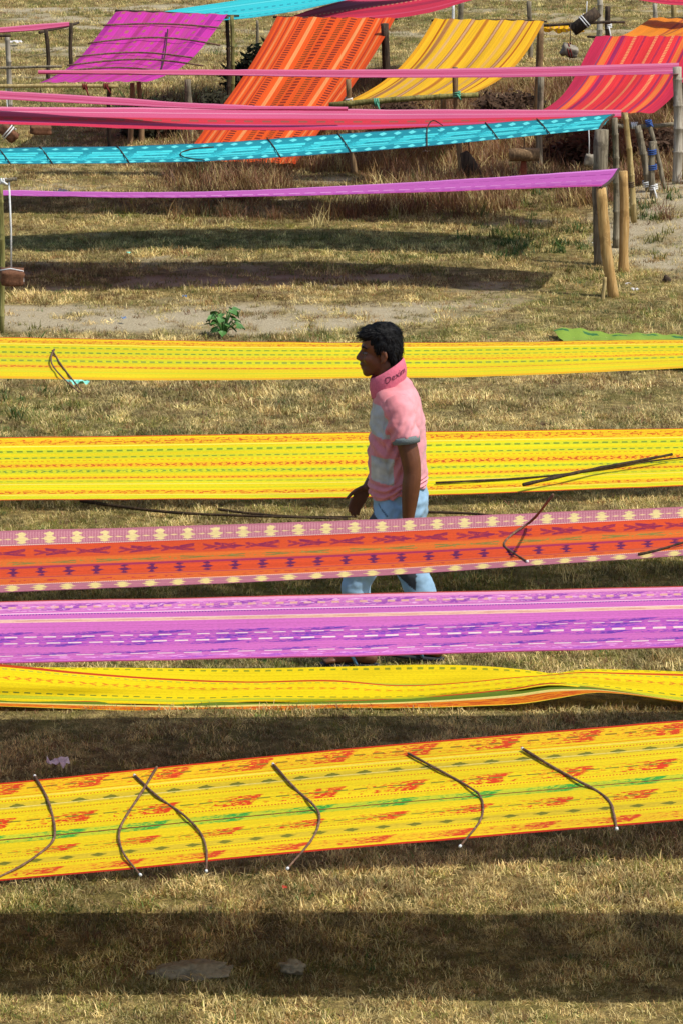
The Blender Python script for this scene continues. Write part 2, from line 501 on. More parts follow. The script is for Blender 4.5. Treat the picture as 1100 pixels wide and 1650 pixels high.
# ------------------------------------------------------------------ woven cloth materials
def cloth_mat(name, base, spec, transl=0.12, rowvar=.12, fade=.10):
    """spec: list of (v0, v1, type, colour, params) drawn in order; u is metres along, v 0..1 across"""
    g = G(name)
    uvn = g.n('ShaderNodeUVMap'); uvn.uv_map = 'UVMap'
    sp = g.n('ShaderNodeSeparateXYZ'); g.t.links.new(uvn.outputs[0], sp.inputs[0])
    u = S(g, sp.outputs[0]); v = S(g, sp.outputs[1])
    jn = g.noise(g.vec(u * 3.0, v * 160.0), 1.0, 0) - .5        # thread by thread shift of tie-dyed yarn
    jn2 = g.noise(g.vec(u * 40.0, v * 70.0), 1.0, 2, .6)
    col = lin(base)
    for (a, b, typ, c, *p) in spec:
        c = lin(c)
        msk = g.m('COMPARE', v, (a + b) / 2, (b - a) / 2)
        vl = (v - (a + b) / 2) / ((b - a) / 2)
        if typ == 'solid':
            pass
        elif typ == 'dash':
            per, duty = p[0], p[1]; ph = p[2] if len(p) > 2 else 0
            msk = msk * (((u + jn * .008) / per + ph).fr() < duty)
        elif typ == 'lens':
            per, fill = p[0], p[1]; ph = p[2] if len(p) > 2 else 0
            t = ((((u + jn * .02) / per + ph).fr() - .5).ab()) * 2
            msk = msk * (vl.ab() < (fill - t) * 1.6)
        elif typ == 'star':
            per, fill = p[0], p[1]; ph = p[2] if len(p) > 2 else 0
            t = ((((u + jn * .012) / per + ph).fr() - .5).ab()) * 2
            zig = ((vl * 1.5 + .5).fr() - .5).ab() * 2 - .5
            msk = msk * ((t + vl.ab() * .30 + zig * .34 + (jn2 - .5) * .5) < fill)
        elif typ == 'ikat':
            per, ph, skew = p[0], p[1], p[2]
            t = ((u + jn * .05) / per + ph + vl * (skew * 1.6)).fr()
            msk = msk * (g.noise(g.vec(u * 38.0, v * 120.0), 1.0, 2, .6) > (.615 - t * t * .24)) * (t > .10)
        elif typ == 'speck':
            thr = p[0]; msk = msk * (g.noise(g.vec(u * p[1], v * p[2]), 1.0, 2, .6) > thr)
        elif typ == 'wave':
            per, ph = p[0], p[1]
            t = ((u + jn * .02) / per + ph).fr()
            arm = ((vl.ab() - (t - .5).ab() * 2.2 + .25).ab() < .26) * (t > .12) * (t < .88)
            msk = msk * arm * (jn2 > .38)
        op = p[-1] if typ in ('soft',) else 1.0
        col = g.mix(msk, col, c)
    rv = g.noise(g.vec(u * .5, v * 62.0), 1.0, 3, .75)
    col = g.mix(1.0, col, g.ramp(rv, [(.3, (1 - rowvar * 2.2, 1 - rowvar * 2.4, 1 - rowvar * 2.4, 1)), (.7, (1 + rowvar * .3, 1 + rowvar * .3, 1 + rowvar * .3, 1))]), 'MULTIPLY')
    fd = g.noise(g.vec(u * .7, v * 2.0), 1.0, 3)
    col = g.mix(1.0, col, g.ramp(fd, [(.3, (1 - fade,) * 3 + (1,)), (.7, (1 + fade * .3,) * 3 + (1,))]), 'MULTIPLY')
    fz = g.noise(g.vec(u * 70.0, v * 90.0), 1.0, 2, .7)
    col = g.mix(1.0, col, g.ramp(fz, [(.3, (.84, .83, .80, 1)), (.55, (1, 1, 1, 1)), (.75, (1.06, 1.06, 1.06, 1))]), 'MULTIPLY')
    weave = g.noise(g.vec(u * 260.0, v * 240.0), 1.0, 1)
    bs = g.n('ShaderNodeBsdfPrincipled'); g.put(bs.inputs['Base Color'], col)
    bs.inputs['Roughness'].default_value = .72; bs.inputs['Specular IOR Level'].default_value = .2
    g.put(bs.inputs['Normal'], g.bump(weave + rv * 2.0, .25, .004))
    tr = g.n('ShaderNodeBsdfTranslucent'); g.put(tr.inputs[0], col)
    mx = g.n('ShaderNodeMixShader'); mx.inputs[0].default_value = transl
    g.t.links.new(bs.outputs[0], mx.inputs[1]); g.t.links.new(tr.outputs[0], mx.inputs[2])
    return g.done(mx.outputs[0])

R_, GN_, OL = 'd8451c', '3f9a3a', '6d7a2e'
M_near = cloth_mat('cloth_yellow_red_green', 'edd014', [
    (0, .018, 'solid', 'c8380f'),
    (.02, .125, 'solid', 'efc21a'), (.025, .12, 'ikat', 'd9481c', .30, .0, .05), (.07, .082, 'dash', '9c7a1c', .07, .6),
    (.135, .142, 'solid', 'e08a10'), (.15, .165, 'solid', 'f4dc50'), (.18, .188, 'dash', 'd2541a', .012, .5),
    (.205, .26, 'solid', 'd9bc2a'), (.208, .257, 'lens', '7c7a22', .115, .55), (.24, .246, 'solid', 'e8d87a'), (.285, .293, 'dash', 'd2541a', .012, .5),
    (.355, .445, 'ikat', 'dc4418', .30, .13, .05), (.393, .403, 'dash', '8a8a22', .07, .7),
    (.455, .462, 'dash', 'd2541a', .012, .5),
    (.50, .585, 'solid', 'c9cf2e'), (.50, .585, 'ikat', '3fa63c', .30, .27, .05), (.538, .550, 'solid', '8a3c14'),
    (.655, .735, 'ikat', 'dc4418', .30, .36, .05), (.69, .699, 'dash', '8a8a22', .07, .7),
    (.745, .752, 'dash', 'd2541a', .012, .5),
    (.785, .83, 'solid', 'd9bc2a'), (.788, .826, 'lens', '7c7a22', .115, .55, .4), (.845, .852, 'dash', 'd2541a', .012, .5),
    (.885, .97, 'solid', 'efc21a'), (.888, .965, 'ikat', 'd9481c', .30, .55, .05),
    (.982, 1, 'solid', 'c63010')])
YB = 'ecd60a'
def yellow_spec(k):
    return [(0, .015, 'solid', 'd0661c'), (.035, .125, 'solid', 'f2c016'), (.04, .12, 'speck', 'd86a12', .56, 45, 40), (.075, .085, 'dash', 'c85a14', .09, .5),
    (.14, .15, 'solid', 'fae96a'), (.18, .23, 'solid', 'd6d61c'), (.195, .215, 'dash', '7f9a2c', .05, .6),
    (.28, .335, 'solid', 'd6d61c'), (.30, .322, 'dash', '6c8a30', .045, .6), (.37, .38, 'dash', 'd87a14', .03, .5),
    (.41, .475, 'solid', 'f2c016'), (.415, .47, 'wave', 'c9551a', .075, .2), (.42, .465, 'speck', 'd2641a', .60, 60, 60),
    (.50, .565, 'solid', 'd6d61c'), (.51, .555, 'wave', '6f9038', .075, .5),
    (.60, .655, 'solid', 'f2c016'), (.605, .65, 'wave', 'c9551a', .06, .7), (.61, .645, 'speck', 'd2641a', .6, 60, 60),
    (.69, .73, 'solid', 'd6d61c'), (.70, .715, 'dash', '9aa82c', .05, .6), (.75, .755, 'solid', 'fbee8a'), (.785, .80, 'solid', 'd6d61c'),
    (.83, .90, 'solid', 'f2c016'), (.835, .895, 'speck', 'd86a12', .55, 45, 40), (.86, .87, 'dash', 'c85a14', .09, .5),
    (.91, .915, 'solid', 'fbee8a'), (.93, .97, 'solid', 'd6d61c'), (.985, 1, 'solid', 'cf5a18')]
M_yel2 = cloth_mat('cloth_yellow_lime_stripes', YB, yellow_spec(0))
M_yel1 = cloth_mat('cloth_yellow_orange_stripes', 'ead20c', yellow_spec(0)[:13] + [
    (.41, .475, 'solid', 'f2c016'), (.42, .465, 'speck', 'd2641a', .54, 50, 60), (.50, .56, 'solid', 'd6d61c'), (.52, .545, 'dash', '8fa03c', .05, .6),
    (.62, .71, 'solid', 'f2c016'), (.63, .70, 'wave', 'cf5a18', .08, .3), (.64, .69, 'speck', 'd2641a', .57, 50, 60), (.80, .83, 'solid', 'd6d61c'), (.93, .99, 'solid', 'f0b014')])
M_orange = cloth_mat('cloth_orange_star_border', 'de661e', [
    (0, .235, 'solid', 'b8707e'), (.02, .20, 'dash', 'c98a90', .012, .5), (.025, .21, 'star', 'e8d28e', .118, .42), (.09, .14, 'lens', 'e8c890', .118, .3, .5),
    (.215, .232, 'dash', 'f6dcc0', .008, .6), (.235, .25, 'solid', 'd8401c'),
    (.25, .42, 'solid', 'd8501e'), (.27, .40, 'wave', '8a2448', .36, .1), (.28, .39, 'wave', '9c2c40', .18, .35),
    (.44, .56, 'solid', 'e07020'), (.46, .54, 'wave', '8a7a34', .36, .5), (.47, .53, 'speck', '9a8a3c', .60, 40, 40),
    (.585, .625, 'solid', 'a82c50'), (.625, .73, 'solid', 'd84e20'), (.61, .735, 'star', '6a2050', .118, .32, .3), (.74, .755, 'solid', 'b8384c'),
    (.80, .835, 'speck', 'c03830', .55, 30, 30), (.868, .88, 'dash', 'f6dcc0', .008, .6), (.88, 1.0, 'solid', 'b8707e'), (.885, .99, 'star', 'e6d084', .118, .48, .35), (.99, 1, 'solid', '8c4a5c')], fade=.06)
M_purple = cloth_mat('cloth_lilac_purple_dashes', 'd06cb8', [
    (0, .015, 'solid', 'b4483c'), (.015, .05, 'solid', 'e89cc0'), (.05, .17, 'solid', 'd67cbe'), (.06, .16, 'ikat', '9a4aa8', .31, .2, .15), (.09, .12, 'dash', 'e6ac9c', .055, .55), (.06, .16, 'speck', 'eab2da', .6, 26, 60),
    (.185, .198, 'solid', 'f2c8dc'), (.202, .214, 'dash', '5a2a90', .012, .5), (.29, .345, 'solid', 'eec0a8'), (.305, .33, 'speck', 'd89a8a', .5, 9, 60), (.282, .29, 'solid', 'f2d2d4'),
    (.46, .72, 'speck', 'bc54b8', .5, 24, 60),
    (.45, .515, 'ikat', '6e36a6', .31, .0, .12), (.53, .552, 'dash', 'f0d8d4', .075, .66), (.56, .60, 'ikat', '6e36a6', .31, .12, .10),
    (.60, .635, 'ikat', '7a3cb8', .31, .2, .12), (.642, .664, 'dash', 'f0d8d4', .083, .64, .35), (.67, .725, 'ikat', '6e36a6', .31, .3, .10),
    (.80, .85, 'ikat', '6e36a6', .31, .4, .12), (.85, .87, 'dash', 'f0d8d4', .105, .66, .2), (.90, .96, 'speck', 'eea0e0', .55, 18, 50), (.93, .97, 'ikat', 'b058c0', .31, .6, .1), (.985, 1, 'solid', 'a03a60')])
M_twist = cloth_mat('cloth_plain_yellow_green_hem', 'f2da04', [
    (.03, .06, 'dash', '9aa018', .05, .5), (.245, .285, 'solid', 'b4c43c'), (.29, .30, 'solid', 'fbee9a'), (.305, .335, 'solid', 'cf4a16'), (.35, .365, 'dash', 'b0b838', .04, .6),
    (.43, .49, 'wave', 'e08a1a', .10, .1), (.62, .635, 'dash', '6c8028', .05, .55), (.66, .70, 'solid', 'c4cc2c'), (.74, .77, 'solid', 'c8401a'),
    (.77, .85, 'solid', '66801e'), (.85, .885, 'solid', 'e6d87a'), (.885, .99, 'solid', 'e88a14'), (.89, .98, 'speck', 'cc5a14', .5, 12, 60), (.99, 1, 'solid', 'e8d038')], fade=.05)
M_lilac = cloth_mat('cloth_pale_lilac', 'c460b4', [(.0, .06, 'solid', 'e08ad6'), (.2, .25, 'dash', 'b04aa0', .12, .7), (.45, .50, 'dash', 'e8a8dc', .12, .7), (.7, .75, 'dash', 'b04aa8', .12, .6), (.9, 1, 'solid', 'b8408c')])
M_cyan = cloth_mat('cloth_turquoise_white_dashes', '1c94a2', [
    (0, .04, 'solid', '2a6c80'), (.05, .2, 'lens', '6ceaea', .12, .55), (.25, .32, 'dash', '52e6e8', .36, .8), (.38, .45, 'dash', '52e6e8', .36, .8, .04), (.51, .58, 'dash', '5ce8ea', .36, .8, .08), (.64, .71, 'dash', '52e6e8', .36, .8, .12),
    (.25, .72, 'ikat', '3cd0d8', .36, .84, .28), (.78, .95, 'lens', '6ceaea', .12, .55, .5), (.96, 1, 'solid', '225c70')])
M_pink = cloth_mat('cloth_rose_red_stripes', 'd2436c', [
    (0, .05, 'solid', 'e88aa8'), (.06, .30, 'solid', 'da6088'), (.14, .16, 'solid', 'e8a0b8'), (.32, .50, 'solid', 'd63a48'), (.40, .44, 'dash', '9a5a4a', .16, .5), (.52, .66, 'solid', 'd8568c'), (.58, .60, 'solid', 'a8408c'), (.70, .86, 'solid', 'd83454'), (.9, 1, 'solid', 'b82a34')])
M_pink2 = cloth_mat('cloth_dusty_pink', 'cc5a80', [(0, .1, 'solid', 'dc7a9c'), (.25, .3, 'solid', 'b83c64'), (.45, .55, 'solid', 'd87a9a'), (.7, .78, 'solid', 'c04a88'), (.9, 1, 'solid', '9c2c4c')])
M_magenta = cloth_mat('cloth_magenta_check', 'dc3cb4', [(a, a + .05, 'solid', c) for a, c in ((.0, 'b8309c'), (.13, 'ca46a0'), (.28, 'c4408c'), (.42, 'cc4698'), (.57, 'c23c90'), (.71, 'cc4a9c'), (.86, 'b43098'))] + [
    (a, a + .03, 'dash', 'c07070', .22, .5) for a in (.06, .2, .35, .5, .65, .8)] + [(0, 1, 'dash', 'c85090', .45, .08)], transl=.25)
M_orangeS = cloth_mat('cloth_orange_brown_dashes', 'ec5a14', [(0, .03, 'solid', 'd04a14'), (.05, .07, 'solid', 'c23c1c'), (.085, .105, 'solid', 'ee8a4c'), (.13, .145, 'solid', 'c23c1c'), (.16, .18, 'solid', 'ee8a4c'), (.2, .21, 'solid', 'c23c1c'),
    (.225, .275, 'dash', '7c2a1c', .07, .5), (.32, .35, 'solid', 'f09a5a'), (.395, .445, 'dash', '8a4416', .07, .5, .3), (.47, .52, 'dash', '8c2c14', .09, .55), (.56, .61, 'dash', '8a4416', .07, .5), (.64, .69, 'dash', '7c2a1c', .07, .5, .5), (.73, .76, 'solid', 'f09a5a'),
    (.785, .835, 'dash', '7c2a1c', .07, .5), (.86, .875, 'solid', 'ee8a4c'), (.9, .915, 'solid', 'c23c1c'), (.93, .945, 'solid', 'ee8a4c'), (.97, 1, 'solid', 'd04a14')], transl=.2)
M_yellowS = cloth_mat('cloth_golden_brown_braids', 'f2bc1c', [(0, .03, 'solid', 'e0a010'), (.09, .11, 'solid', 'b8640c'), (.13, .18, 'solid', 'c89048'), (.14, .17, 'dash', '9a5c3c', .035, .5), (.23, .26, 'solid', 'e4b468'), (.335, .375, 'solid', 'b87838'), (.345, .365, 'dash', 'e8c498', .035, .5),
    (.465, .50, 'solid', 'd08a1c'), (.475, .49, 'dash', '9a5420', .035, .5), (.595, .635, 'solid', 'b87838'), (.605, .625, 'dash', 'e8c498', .035, .5), (.725, .755, 'solid', 'e4b050'), (.82, .86, 'solid', 'b07038'), (.83, .85, 'dash', 'e0b888', .035, .5), (.895, .91, 'solid', 'b8640c'), (.97, 1, 'solid', 'd89a14')], transl=.2)
M_redS = cloth_mat('cloth_scarlet_orange_purple', 'e83438', [(0, .12, 'solid', 'cf2c50'), (.125, .14, 'solid', '8c4068'), (.15, .205, 'solid', 'f07a34'), (.225, .26, 'solid', 'a02458'), (.27, .28, 'solid', 'd04048'), (.335, .365, 'dash', 'f0a868', .05, .55), (.43, .45, 'dash', '7c2050', .04, .6), (.53, .56, 'dash', 'f0a868', .05, .55),
    (.61, .63, 'dash', '7c2050', .04, .6), (.68, .71, 'dash', 'f0a868', .05, .55), (.75, .77, 'solid', 'a83058'), (.79, .84, 'solid', 'f07a34'), (.85, .875, 'solid', '9c2850'), (.89, 1, 'solid', 'd42c48')], transl=.2)
M_cyanT = cloth_mat('cloth_light_turquoise', '3cd4dc', [(.2, .26, 'solid', '6ce8ec'), (.45, .49, 'dash', '2a9cb0', .1, .5), (.6, .66, 'solid', '70e8ee'), (.78, .82, 'dash', '2a9cb0', .1, .5), (.95, 1, 'solid', '28a8b8')], transl=.2)
M_redT = cloth_mat('cloth_crimson_rose', 'd6304c', [(.1, .25, 'solid', 'e04868'), (.4, .44, 'dash', 'e88a70', .06, .5), (.5, .64, 'solid', 'b82848'), (.8, .84, 'solid', 'e0506c')], transl=.2)
M_orangeT = cloth_mat('cloth_amber_orange', 'ee8c1a', [(.3, .33, 'solid', 'c0602c'), (.4, .42, 'solid', '8c4040'), (.5, .54, 'solid', 'd87020'), (.65, .68, 'solid', '8c4040'), (.8, .82, 'solid', 'c0602c')], transl=.2)
M_green = cloth_mat('cloth_lime_green_print', '8fae40', [(.05, .1, 'dash', '3f7a44', .3, .5), (.3, .7, 'star', '4c8a3c', .3, .35), (.85, .95, 'dash', '3a6a64', .2, .5)])

# ------------------------------------------------------------------ cloth builders
class Cloth:
    pass
def interp_edge(edge, xs):
    """edge: [(px, py, z)...] -> arrays of py and z over px, smooth"""
    e = sorted(edge); X = np.array([p[0] for p in e], float)
    def herm(Yv):
        Yv = np.array(Yv, float); n = len(X)
        d = np.diff(Yv) / np.diff(X); m = np.zeros(n)
        m[0], m[-1] = d[0], d[-1]
        m[1:-1] = (d[:-1] * np.diff(X)[1:] + d[1:] * np.diff(X)[:-1]) / (X[2:] - X[:-2])
        i = np.clip(np.searchsorted(X, xs) - 1, 0, n - 2)
        h = X[i + 1] - X[i]; t = (xs - X[i]) / h
        return ((2 * t ** 3 - 3 * t ** 2 + 1) * Yv[i] + (t ** 3 - 2 * t ** 2 + t) * h * m[i] + (-2 * t ** 3 + 3 * t ** 2) * Yv[i + 1] + (t ** 3 - t ** 2) * h * m[i + 1])
    return herm([p[1] for p in e]), herm([p[2] for p in e])

def sheet(name, grid, uv, mat):
    nu, nv = len(grid), len(grid[0])
    vs = [p for row in grid for p in row]; fs = []
    for i in range(nu - 1):
        for j in range(nv - 1):
            a = i * nv + j; fs.append((a, a + nv, a + nv + 1, a + 1))
    me = mesh_from(name, vs, fs)
    ul = me.uv_layers.new(name='UVMap')
    fl = [uv[i][j] for i in range(nu) for j in range(nv)]
    li = np.zeros(len(me.loops), int); me.loops.foreach_get('vertex_index', li)
    ul.data.foreach_set('uv', np.array(fl, np.float32)[li].ravel())
    return me

def strip_cloth(label, back, front, mat, x0=-750, x1=1850, nu=170, nv=22, sag=.02, rip=.004, seed=0, cat='cloth', group=None, name='cloth_strip', x1b=None, x1f=None):
    xs = np.linspace(x0, x1, nu)
    xB = np.linspace(x0, x1b or x1, nu); xF = np.linspace(x0, x1f or x1, nu)
    yb, zb = interp_edge(back, xB); yf, zf = interp_edge(front, xF)
    grid = []; uv = []; ul = 0; prev = None
    rr = np.random.default_rng(seed + 100); ph = rr.random(8) * 6.28
    for i, px in enumerate(xs):
        B = at_z(xB[i], yb[i], zb[i]); F = at_z(xF[i], yf[i], zf[i])
        mid = (B + F) / 2
        if prev is not None: ul += (mid - prev).length
        prev = mid
        row = []; ru = []
        eb = .010 * (mnoise.noise(Vector((ul * 2.2, seed, 0))) + .5 * mnoise.noise(Vector((ul * 7, seed, 4)))); ef = .010 * (mnoise.noise(Vector((ul * 2.0, seed, 9))) + .5 * mnoise.noise(Vector((ul * 8, seed, 14))))
        for j in range(nv):
            v = j / (nv - 1)
            p = B.lerp(F, v + eb * (1 - v) ** 3 + ef * v ** 3); p.z += (eb * (1 - v) ** 4 + ef * v ** 4) * .6
            e = math.sin(math.pi * v)
            p.z += -sag * e + rip * e ** .5 * (math.sin(v * 19 + ph[0] + .35 * ul) + .7 * math.sin(v * 33 + ph[1] - .5 * ul) + .8 * math.sin(v * 6 + ul * 1.1 + ph[2]))
            row.append(p); ru.append((ul, v))
        grid.append(row); uv.append(ru)
    me = sheet(name, grid, uv, mat)
    o = new_obj(name, me, mat)
    tag(o, label, cat, group)
    c = Cloth(); c.o = o; c.back = back; c.front = front
    def pt(px, py, up=.012):
        a, za = interp_edge(back, np.array([float(px)])); b, zb_ = interp_edge(front, np.array([float(px)]))
        B = at_z(px, a[0], za[0]); F = at_z(px, b[0], zb_[0])
        v = (py - a[0]) / (b[0] - a[0])
        p = at_z(px, py, za[0] + (zb_[0] - za[0]) * v - sag * math.sin(math.pi * max(0, min(1, v))) + up)
        return p
    c.pt = pt
    return c

def slope_cloth(label, c00, c01, c10, c11, Yb, Yf, mat, sag=.08, nu=40, nv=26, rip=.012, seed=0, name='cloth_strip', group=None):
    """c00,c01: far edge left/right pixels at depth Yb; c10,c11: near edge at depth Yf; stripes run from far to near"""
    A = at_y(*c00, Yb); B = at_y(*c01, Yb); C = at_y(*c10, Yf); D = at_y(*c11, Yf)
    grid = []; uv = []
    ph = np.random.default_rng(seed + 50).random(6) * 6.28
    L = ((A + B) / 2 - (C + D) / 2).length
    for i in range(nu):
        t = i / (nu - 1); row = []; ru = []
        for j in range(nv):
            v = j / (nv - 1)
            p = (A.lerp(B, v)).lerp(C.lerp(D, v), t)
            e = math.sin(math.pi * t)
            p.z += -sag * e + rip * e * (math.sin(v * 14 + ph[0]) + .7 * math.sin(v * 27 + ph[1] + t * 2))
            p.z += .006 * (1 - e) * math.sin(v * 40 + ph[2]); p.x += .02 * math.sin(t * 5 + ph[3]) * (2 * abs(v - .5)) ** 2
            row.append(p); ru.append((t * L, v))
        grid.append(row); uv.append(ru)
    o = new_obj(name, sheet(name, grid, uv, mat), mat)
    tag(o, label, 'cloth', group)
    c = Cloth(); c.o = o
    def pt(v, t, up=.01):
        p = (A.lerp(B, v)).lerp(C.lerp(D, v), t); p.z += -sag * math.sin(math.pi * max(0, min(1, t))) + up
        return p
    c.pt = pt
    return c

# ------------------------------------------------------------------ the cloths
c_near = strip_cloth('wide yellow cloth with red and green woven dashes, nearest one at the bottom',
    [(-800, 1333, .39), (0, 1262, .58), (550, 1207, .71), (1100, 1160, .84), (1900, 1085, 1.03)],
    [(-800, 1490, .29), (0, 1420, .48), (550, 1368, .61), (1100, 1322, .74), (1900, 1250, .93)], M_near, sag=.015, seed=1)
c_purple = strip_cloth('lilac cloth with purple and white dashes, crossing at the walking person\'s ankles',
    [(-800, 978, 1.02), (0, 969, 1.01), (550, 957, .99), (1100, 944, .97), (1900, 922, .97)],
    [(-800, 1079, 1.0), (0, 1069, .99), (550, 1058, .97), (1100, 1043, .95), (1900, 1018, .95)], M_purple, sag=.012, seed=2)
c_orange = strip_cloth('orange cloth with mauve star borders, hanging in front of the person\'s thighs',
    [(-800, 885, .87), (0, 856, .93), (550, 839, .975), (1100, 816, 1.03), (1900, 775, 1.10)],
    [(-800, 985, .86), (0, 955, .92), (550, 931, .965), (1100, 895, 1.02), (1900, 840, 1.09)], M_orange, sag=.012, seed=3)
c_yel2 = strip_cloth('yellow cloth with lime stripes, stretched behind the person\'s waist',
    [(-800, 712, .76), (0, 705, .78), (550, 697, .78), (1100, 690, .78), (1900, 680, .78)],
    [(-800, 816, .66), (0, 806, .66), (550, 802, .66), (1100, 783, .66), (1900, 750, .68)], M_yel2, sag=.012, seed=4)
c_yel1 = strip_cloth('narrower yellow cloth with an orange far edge, behind the person\'s head',
    [(-800, 533, .84), (0, 543, .80), (550, 552, .80), (1100, 547, .82), (1900, 535, .86)],
    [(-800, 606, .80), (0, 610, .78), (300, 613, .78), (550, 610, .78), (800, 606, .79), (1100, 593, .80), (1900, 560, .84)], M_yel1, sag=.012, seed=5)
c_lilac = strip_cloth('thin lilac cloth gathered to a line, tied to two log posts on the right',
    [(-600, 300, .66), (0, 307, .60), (300, 309, .58), (600, 297, .64), (996, 272, .84)],
    [(-600, 308, .80), (0, 315, .75), (300, 318, .72), (600, 312, .72), (968, 300, .84)], M_lilac, x0=-500, x1=982, x1b=996, x1f=968, nu=140, sag=.015, seed=6)
c_cyan = strip_cloth('turquoise cloth with pale dashes, stretched to the thick grey post',
    [(-600, 236, .76), (0, 238, .76), (300, 232, .76), (600, 212, .84), (986, 184, 1.06)],
    [(-600, 262, .74), (0, 264, .74), (300, 261, .74), (600, 243, .82), (964, 208, 1.06)], M_cyan, x0=-500, x1=976, x1b=986, x1f=964, nu=140, sag=.015, seed=7)
c_pink = strip_cloth('rose pink cloth with scarlet stripes, just above the turquoise one',
    [(-600, 166, .84), (0, 172, .82), (300, 174, .80), (600, 176, .84), (1000, 177, .97)],
    [(-600, 195, .82), (0, 200, .80), (300, 209, .76), (600, 208, .80), (850, 196, .90), (1000, 188, .97)], M_pink, x0=-500, x1=1000, nu=140, sag=.04, seed=8)
c_pink2 = strip_cloth('dusty pink cloth slanting down from the left edge, above the rose pink one',
    [(-600, 115, 1.08), (0, 146, .98), (200, 158, .94), (350, 168, .92), (560, 172, .92)],
    [(-600, 130, 1.06), (0, 160, .96), (200, 170, .92), (350, 175, .91), (560, 176, .91)], M_pink2, x0=-500, x1=560, nu=100, sag=.02, seed=9)
c_pink3 = strip_cloth('thin dusty pink cloth drawn across the sloping cloths to the bamboo post on the right',
    [(60, 113, .98), (370, 112, .98), (600, 112, 1.0), (850, 108, 1.04), (1094, 101, 1.12)],
    [(60, 117, .97), (370, 121, .96), (600, 125, .97), (850, 124, 1.02), (1094, 119, 1.11)], M_pink2, x0=62, x1=1093, nu=110, sag=.02, seed=10)
c_topl = strip_cloth('short pink cloth ending on a pole frame at the top left corner',
    [(-600, 62, .95), (0, 44, 1.02), (60, 39, 1.04), (112, 35, 1.06)],
    [(-600, 72, .93), (0, 52, 1.0), (60, 48, 1.02), (112, 41, 1.05)], M_pink2, x0=-500, x1=112, nu=60, sag=.02, seed=11)
c_cyT = strip_cloth('light turquoise cloth at the top edge, behind the magenta one',
    [(255, 20, 1.0), (330, 8, 1.03), (420, -5, 1.08), (700, -30, 1.2)],
    [(255, 34, .98), (385, 31, 1.0), (470, 19, 1.03), (560, 0, 1.08), (700, -22, 1.15)], M_cyanT, x0=262, x1=700, nu=70, sag=.02, seed=12)
c_rdT = strip_cloth('crimson cloth sagging across the top edge, above the orange sloping cloth',
    [(470, 26, .95), (545, 3, 1.0), (640, -16, 1.05), (900, -40, 1.2)],
    [(470, 33, .90), (560, 34, .92), (640, 29, .95), (700, 18, 1.0), (750, 3, 1.05), (900, -35, 1.18)], M_redT, x0=474, x1=880, nu=70, sag=.02, seed=13)
c_rdC = strip_cloth('dark red cloth just showing in the top right corner',
    [(1000, -14, 1.05), (1060, -10, 1.04), (1110, -6, 1.02), (1500, -2, 1.05)],
    [(1000, -6, 1.0), (1040, 2, 1.0), (1080, 8, .98), (1110, 9, .98), (1500, 9, 1.0)], M_redT, x0=1002, x1=1480, nu=50, sag=.02, seed=14)
c_mag = slope_cloth('magenta checked cloth sloping down to the left at top left', (190, 18), (370, 23), (62, 133), (243, 131), 39.8, 36.2, M_magenta, sag=.12, seed=21)
c_orS = slope_cloth('bright orange cloth with brown dashes sloping down to the ground', (445, 27), (634, 29), (297, 258), (478, 264), 39.6, 35.3, M_orangeS, sag=.07, seed=22)
c_yeS = slope_cloth('golden yellow cloth with brown braided stripes sloping onto a bamboo rail', (700, 30), (876, 34), (566, 163), (757, 153), 38.2, 35.0, M_yellowS, sag=.12, seed=23)
c_reS = slope_cloth('scarlet cloth with orange and purple stripes sloping at the upper right', (962, 58), (1138, 58), (866, 180), (1052, 182), 38.2, 35.0, M_redS, sag=.11, seed=24)
c_amT = slope_cloth('amber orange cloth behind the scarlet one at the upper right', (1052, 28), (1210, 34), (975, 64), (1140, 64), 42.5, 39.2, M_orangeT, sag=.05, seed=25)
c_yeT = slope_cloth('small sagging golden cloth end hanging beside the golden yellow cloth', (878, 38), (942, 39), (872, 46), (935, 46), 40.0, 39.6, M_yellowS, sag=.06, seed=26, nu=16)

# lime green cloth lying on the grass behind the narrower yellow cloth
gl = []
uvl = []
for i in range(36):
    t = i / 35; row = []; ru = []
    xa, xb = 888 + 230 * t, 930 + 330 * t
    for j in range(16):
        v = j / 15
        px = xa + (xb - xa) * v; py = 541 + 6 * t + (590 - 541 + 12 * t) * v
        p = at_z(px, py, 0); p.z = gz1(p.x, p.y) + .045 + .010 * math.sin(px * .05 + v * 5) + .010 * math.sin(v * 17 + t * 8) + .006 * math.sin(px * .21)
        row.append(p); ru.append((t * 1.5, v))
    gl.append(row); uvl.append(ru)
o = new_obj('cloth_sheet', sheet('cloth_sheet', gl, uvl, M_green), M_green)
tag(o, 'lime green printed cloth lying on the grass behind the narrower yellow one', 'cloth')

# twisted yellow cloth sagging just above the grass
YT = 16.78
def rib(top, bot, dyt, dyb, v0, v1, bulge, x0, x1, nu=120, nv=9, fold=0.0):
    xs = np.linspace(x0, x1, nu)
    yt, _ = interp_edge([(a, b, 0) for a, b in top], xs); yb, _ = interp_edge([(a, b, 0) for a, b in bot], xs)
    gr_ = []; uu = []
    for i, px in enumerate(xs):
        row = []; ru = []
        for j in range(nv):
            q = j / (nv - 1); py = yt[i] + (yb[i] - yt[i]) * q
            Y = YT + dyt + (dyb - dyt) * q - bulge * math.sin(math.pi * q) + fold * math.sin(q * 9 + px * .008) + .006 * math.sin(px * .03 + q * 4)
            p = at_y(px, py, Y); row.append(p); ru.append((p.x, v0 + (v1 - v0) * q))
        gr_.append(row); uu.append(ru)
    return gr_, uu
tA = [(-700, 1052), (-300, 1062), (50, 1075), (200, 1076), (400, 1077), (560, 1074), (700, 1071), (790, 1074), (860, 1081), (890, 1085), (930, 1079), (1000, 1079), (1100, 1082), (1500, 1095), (1800, 1100)]
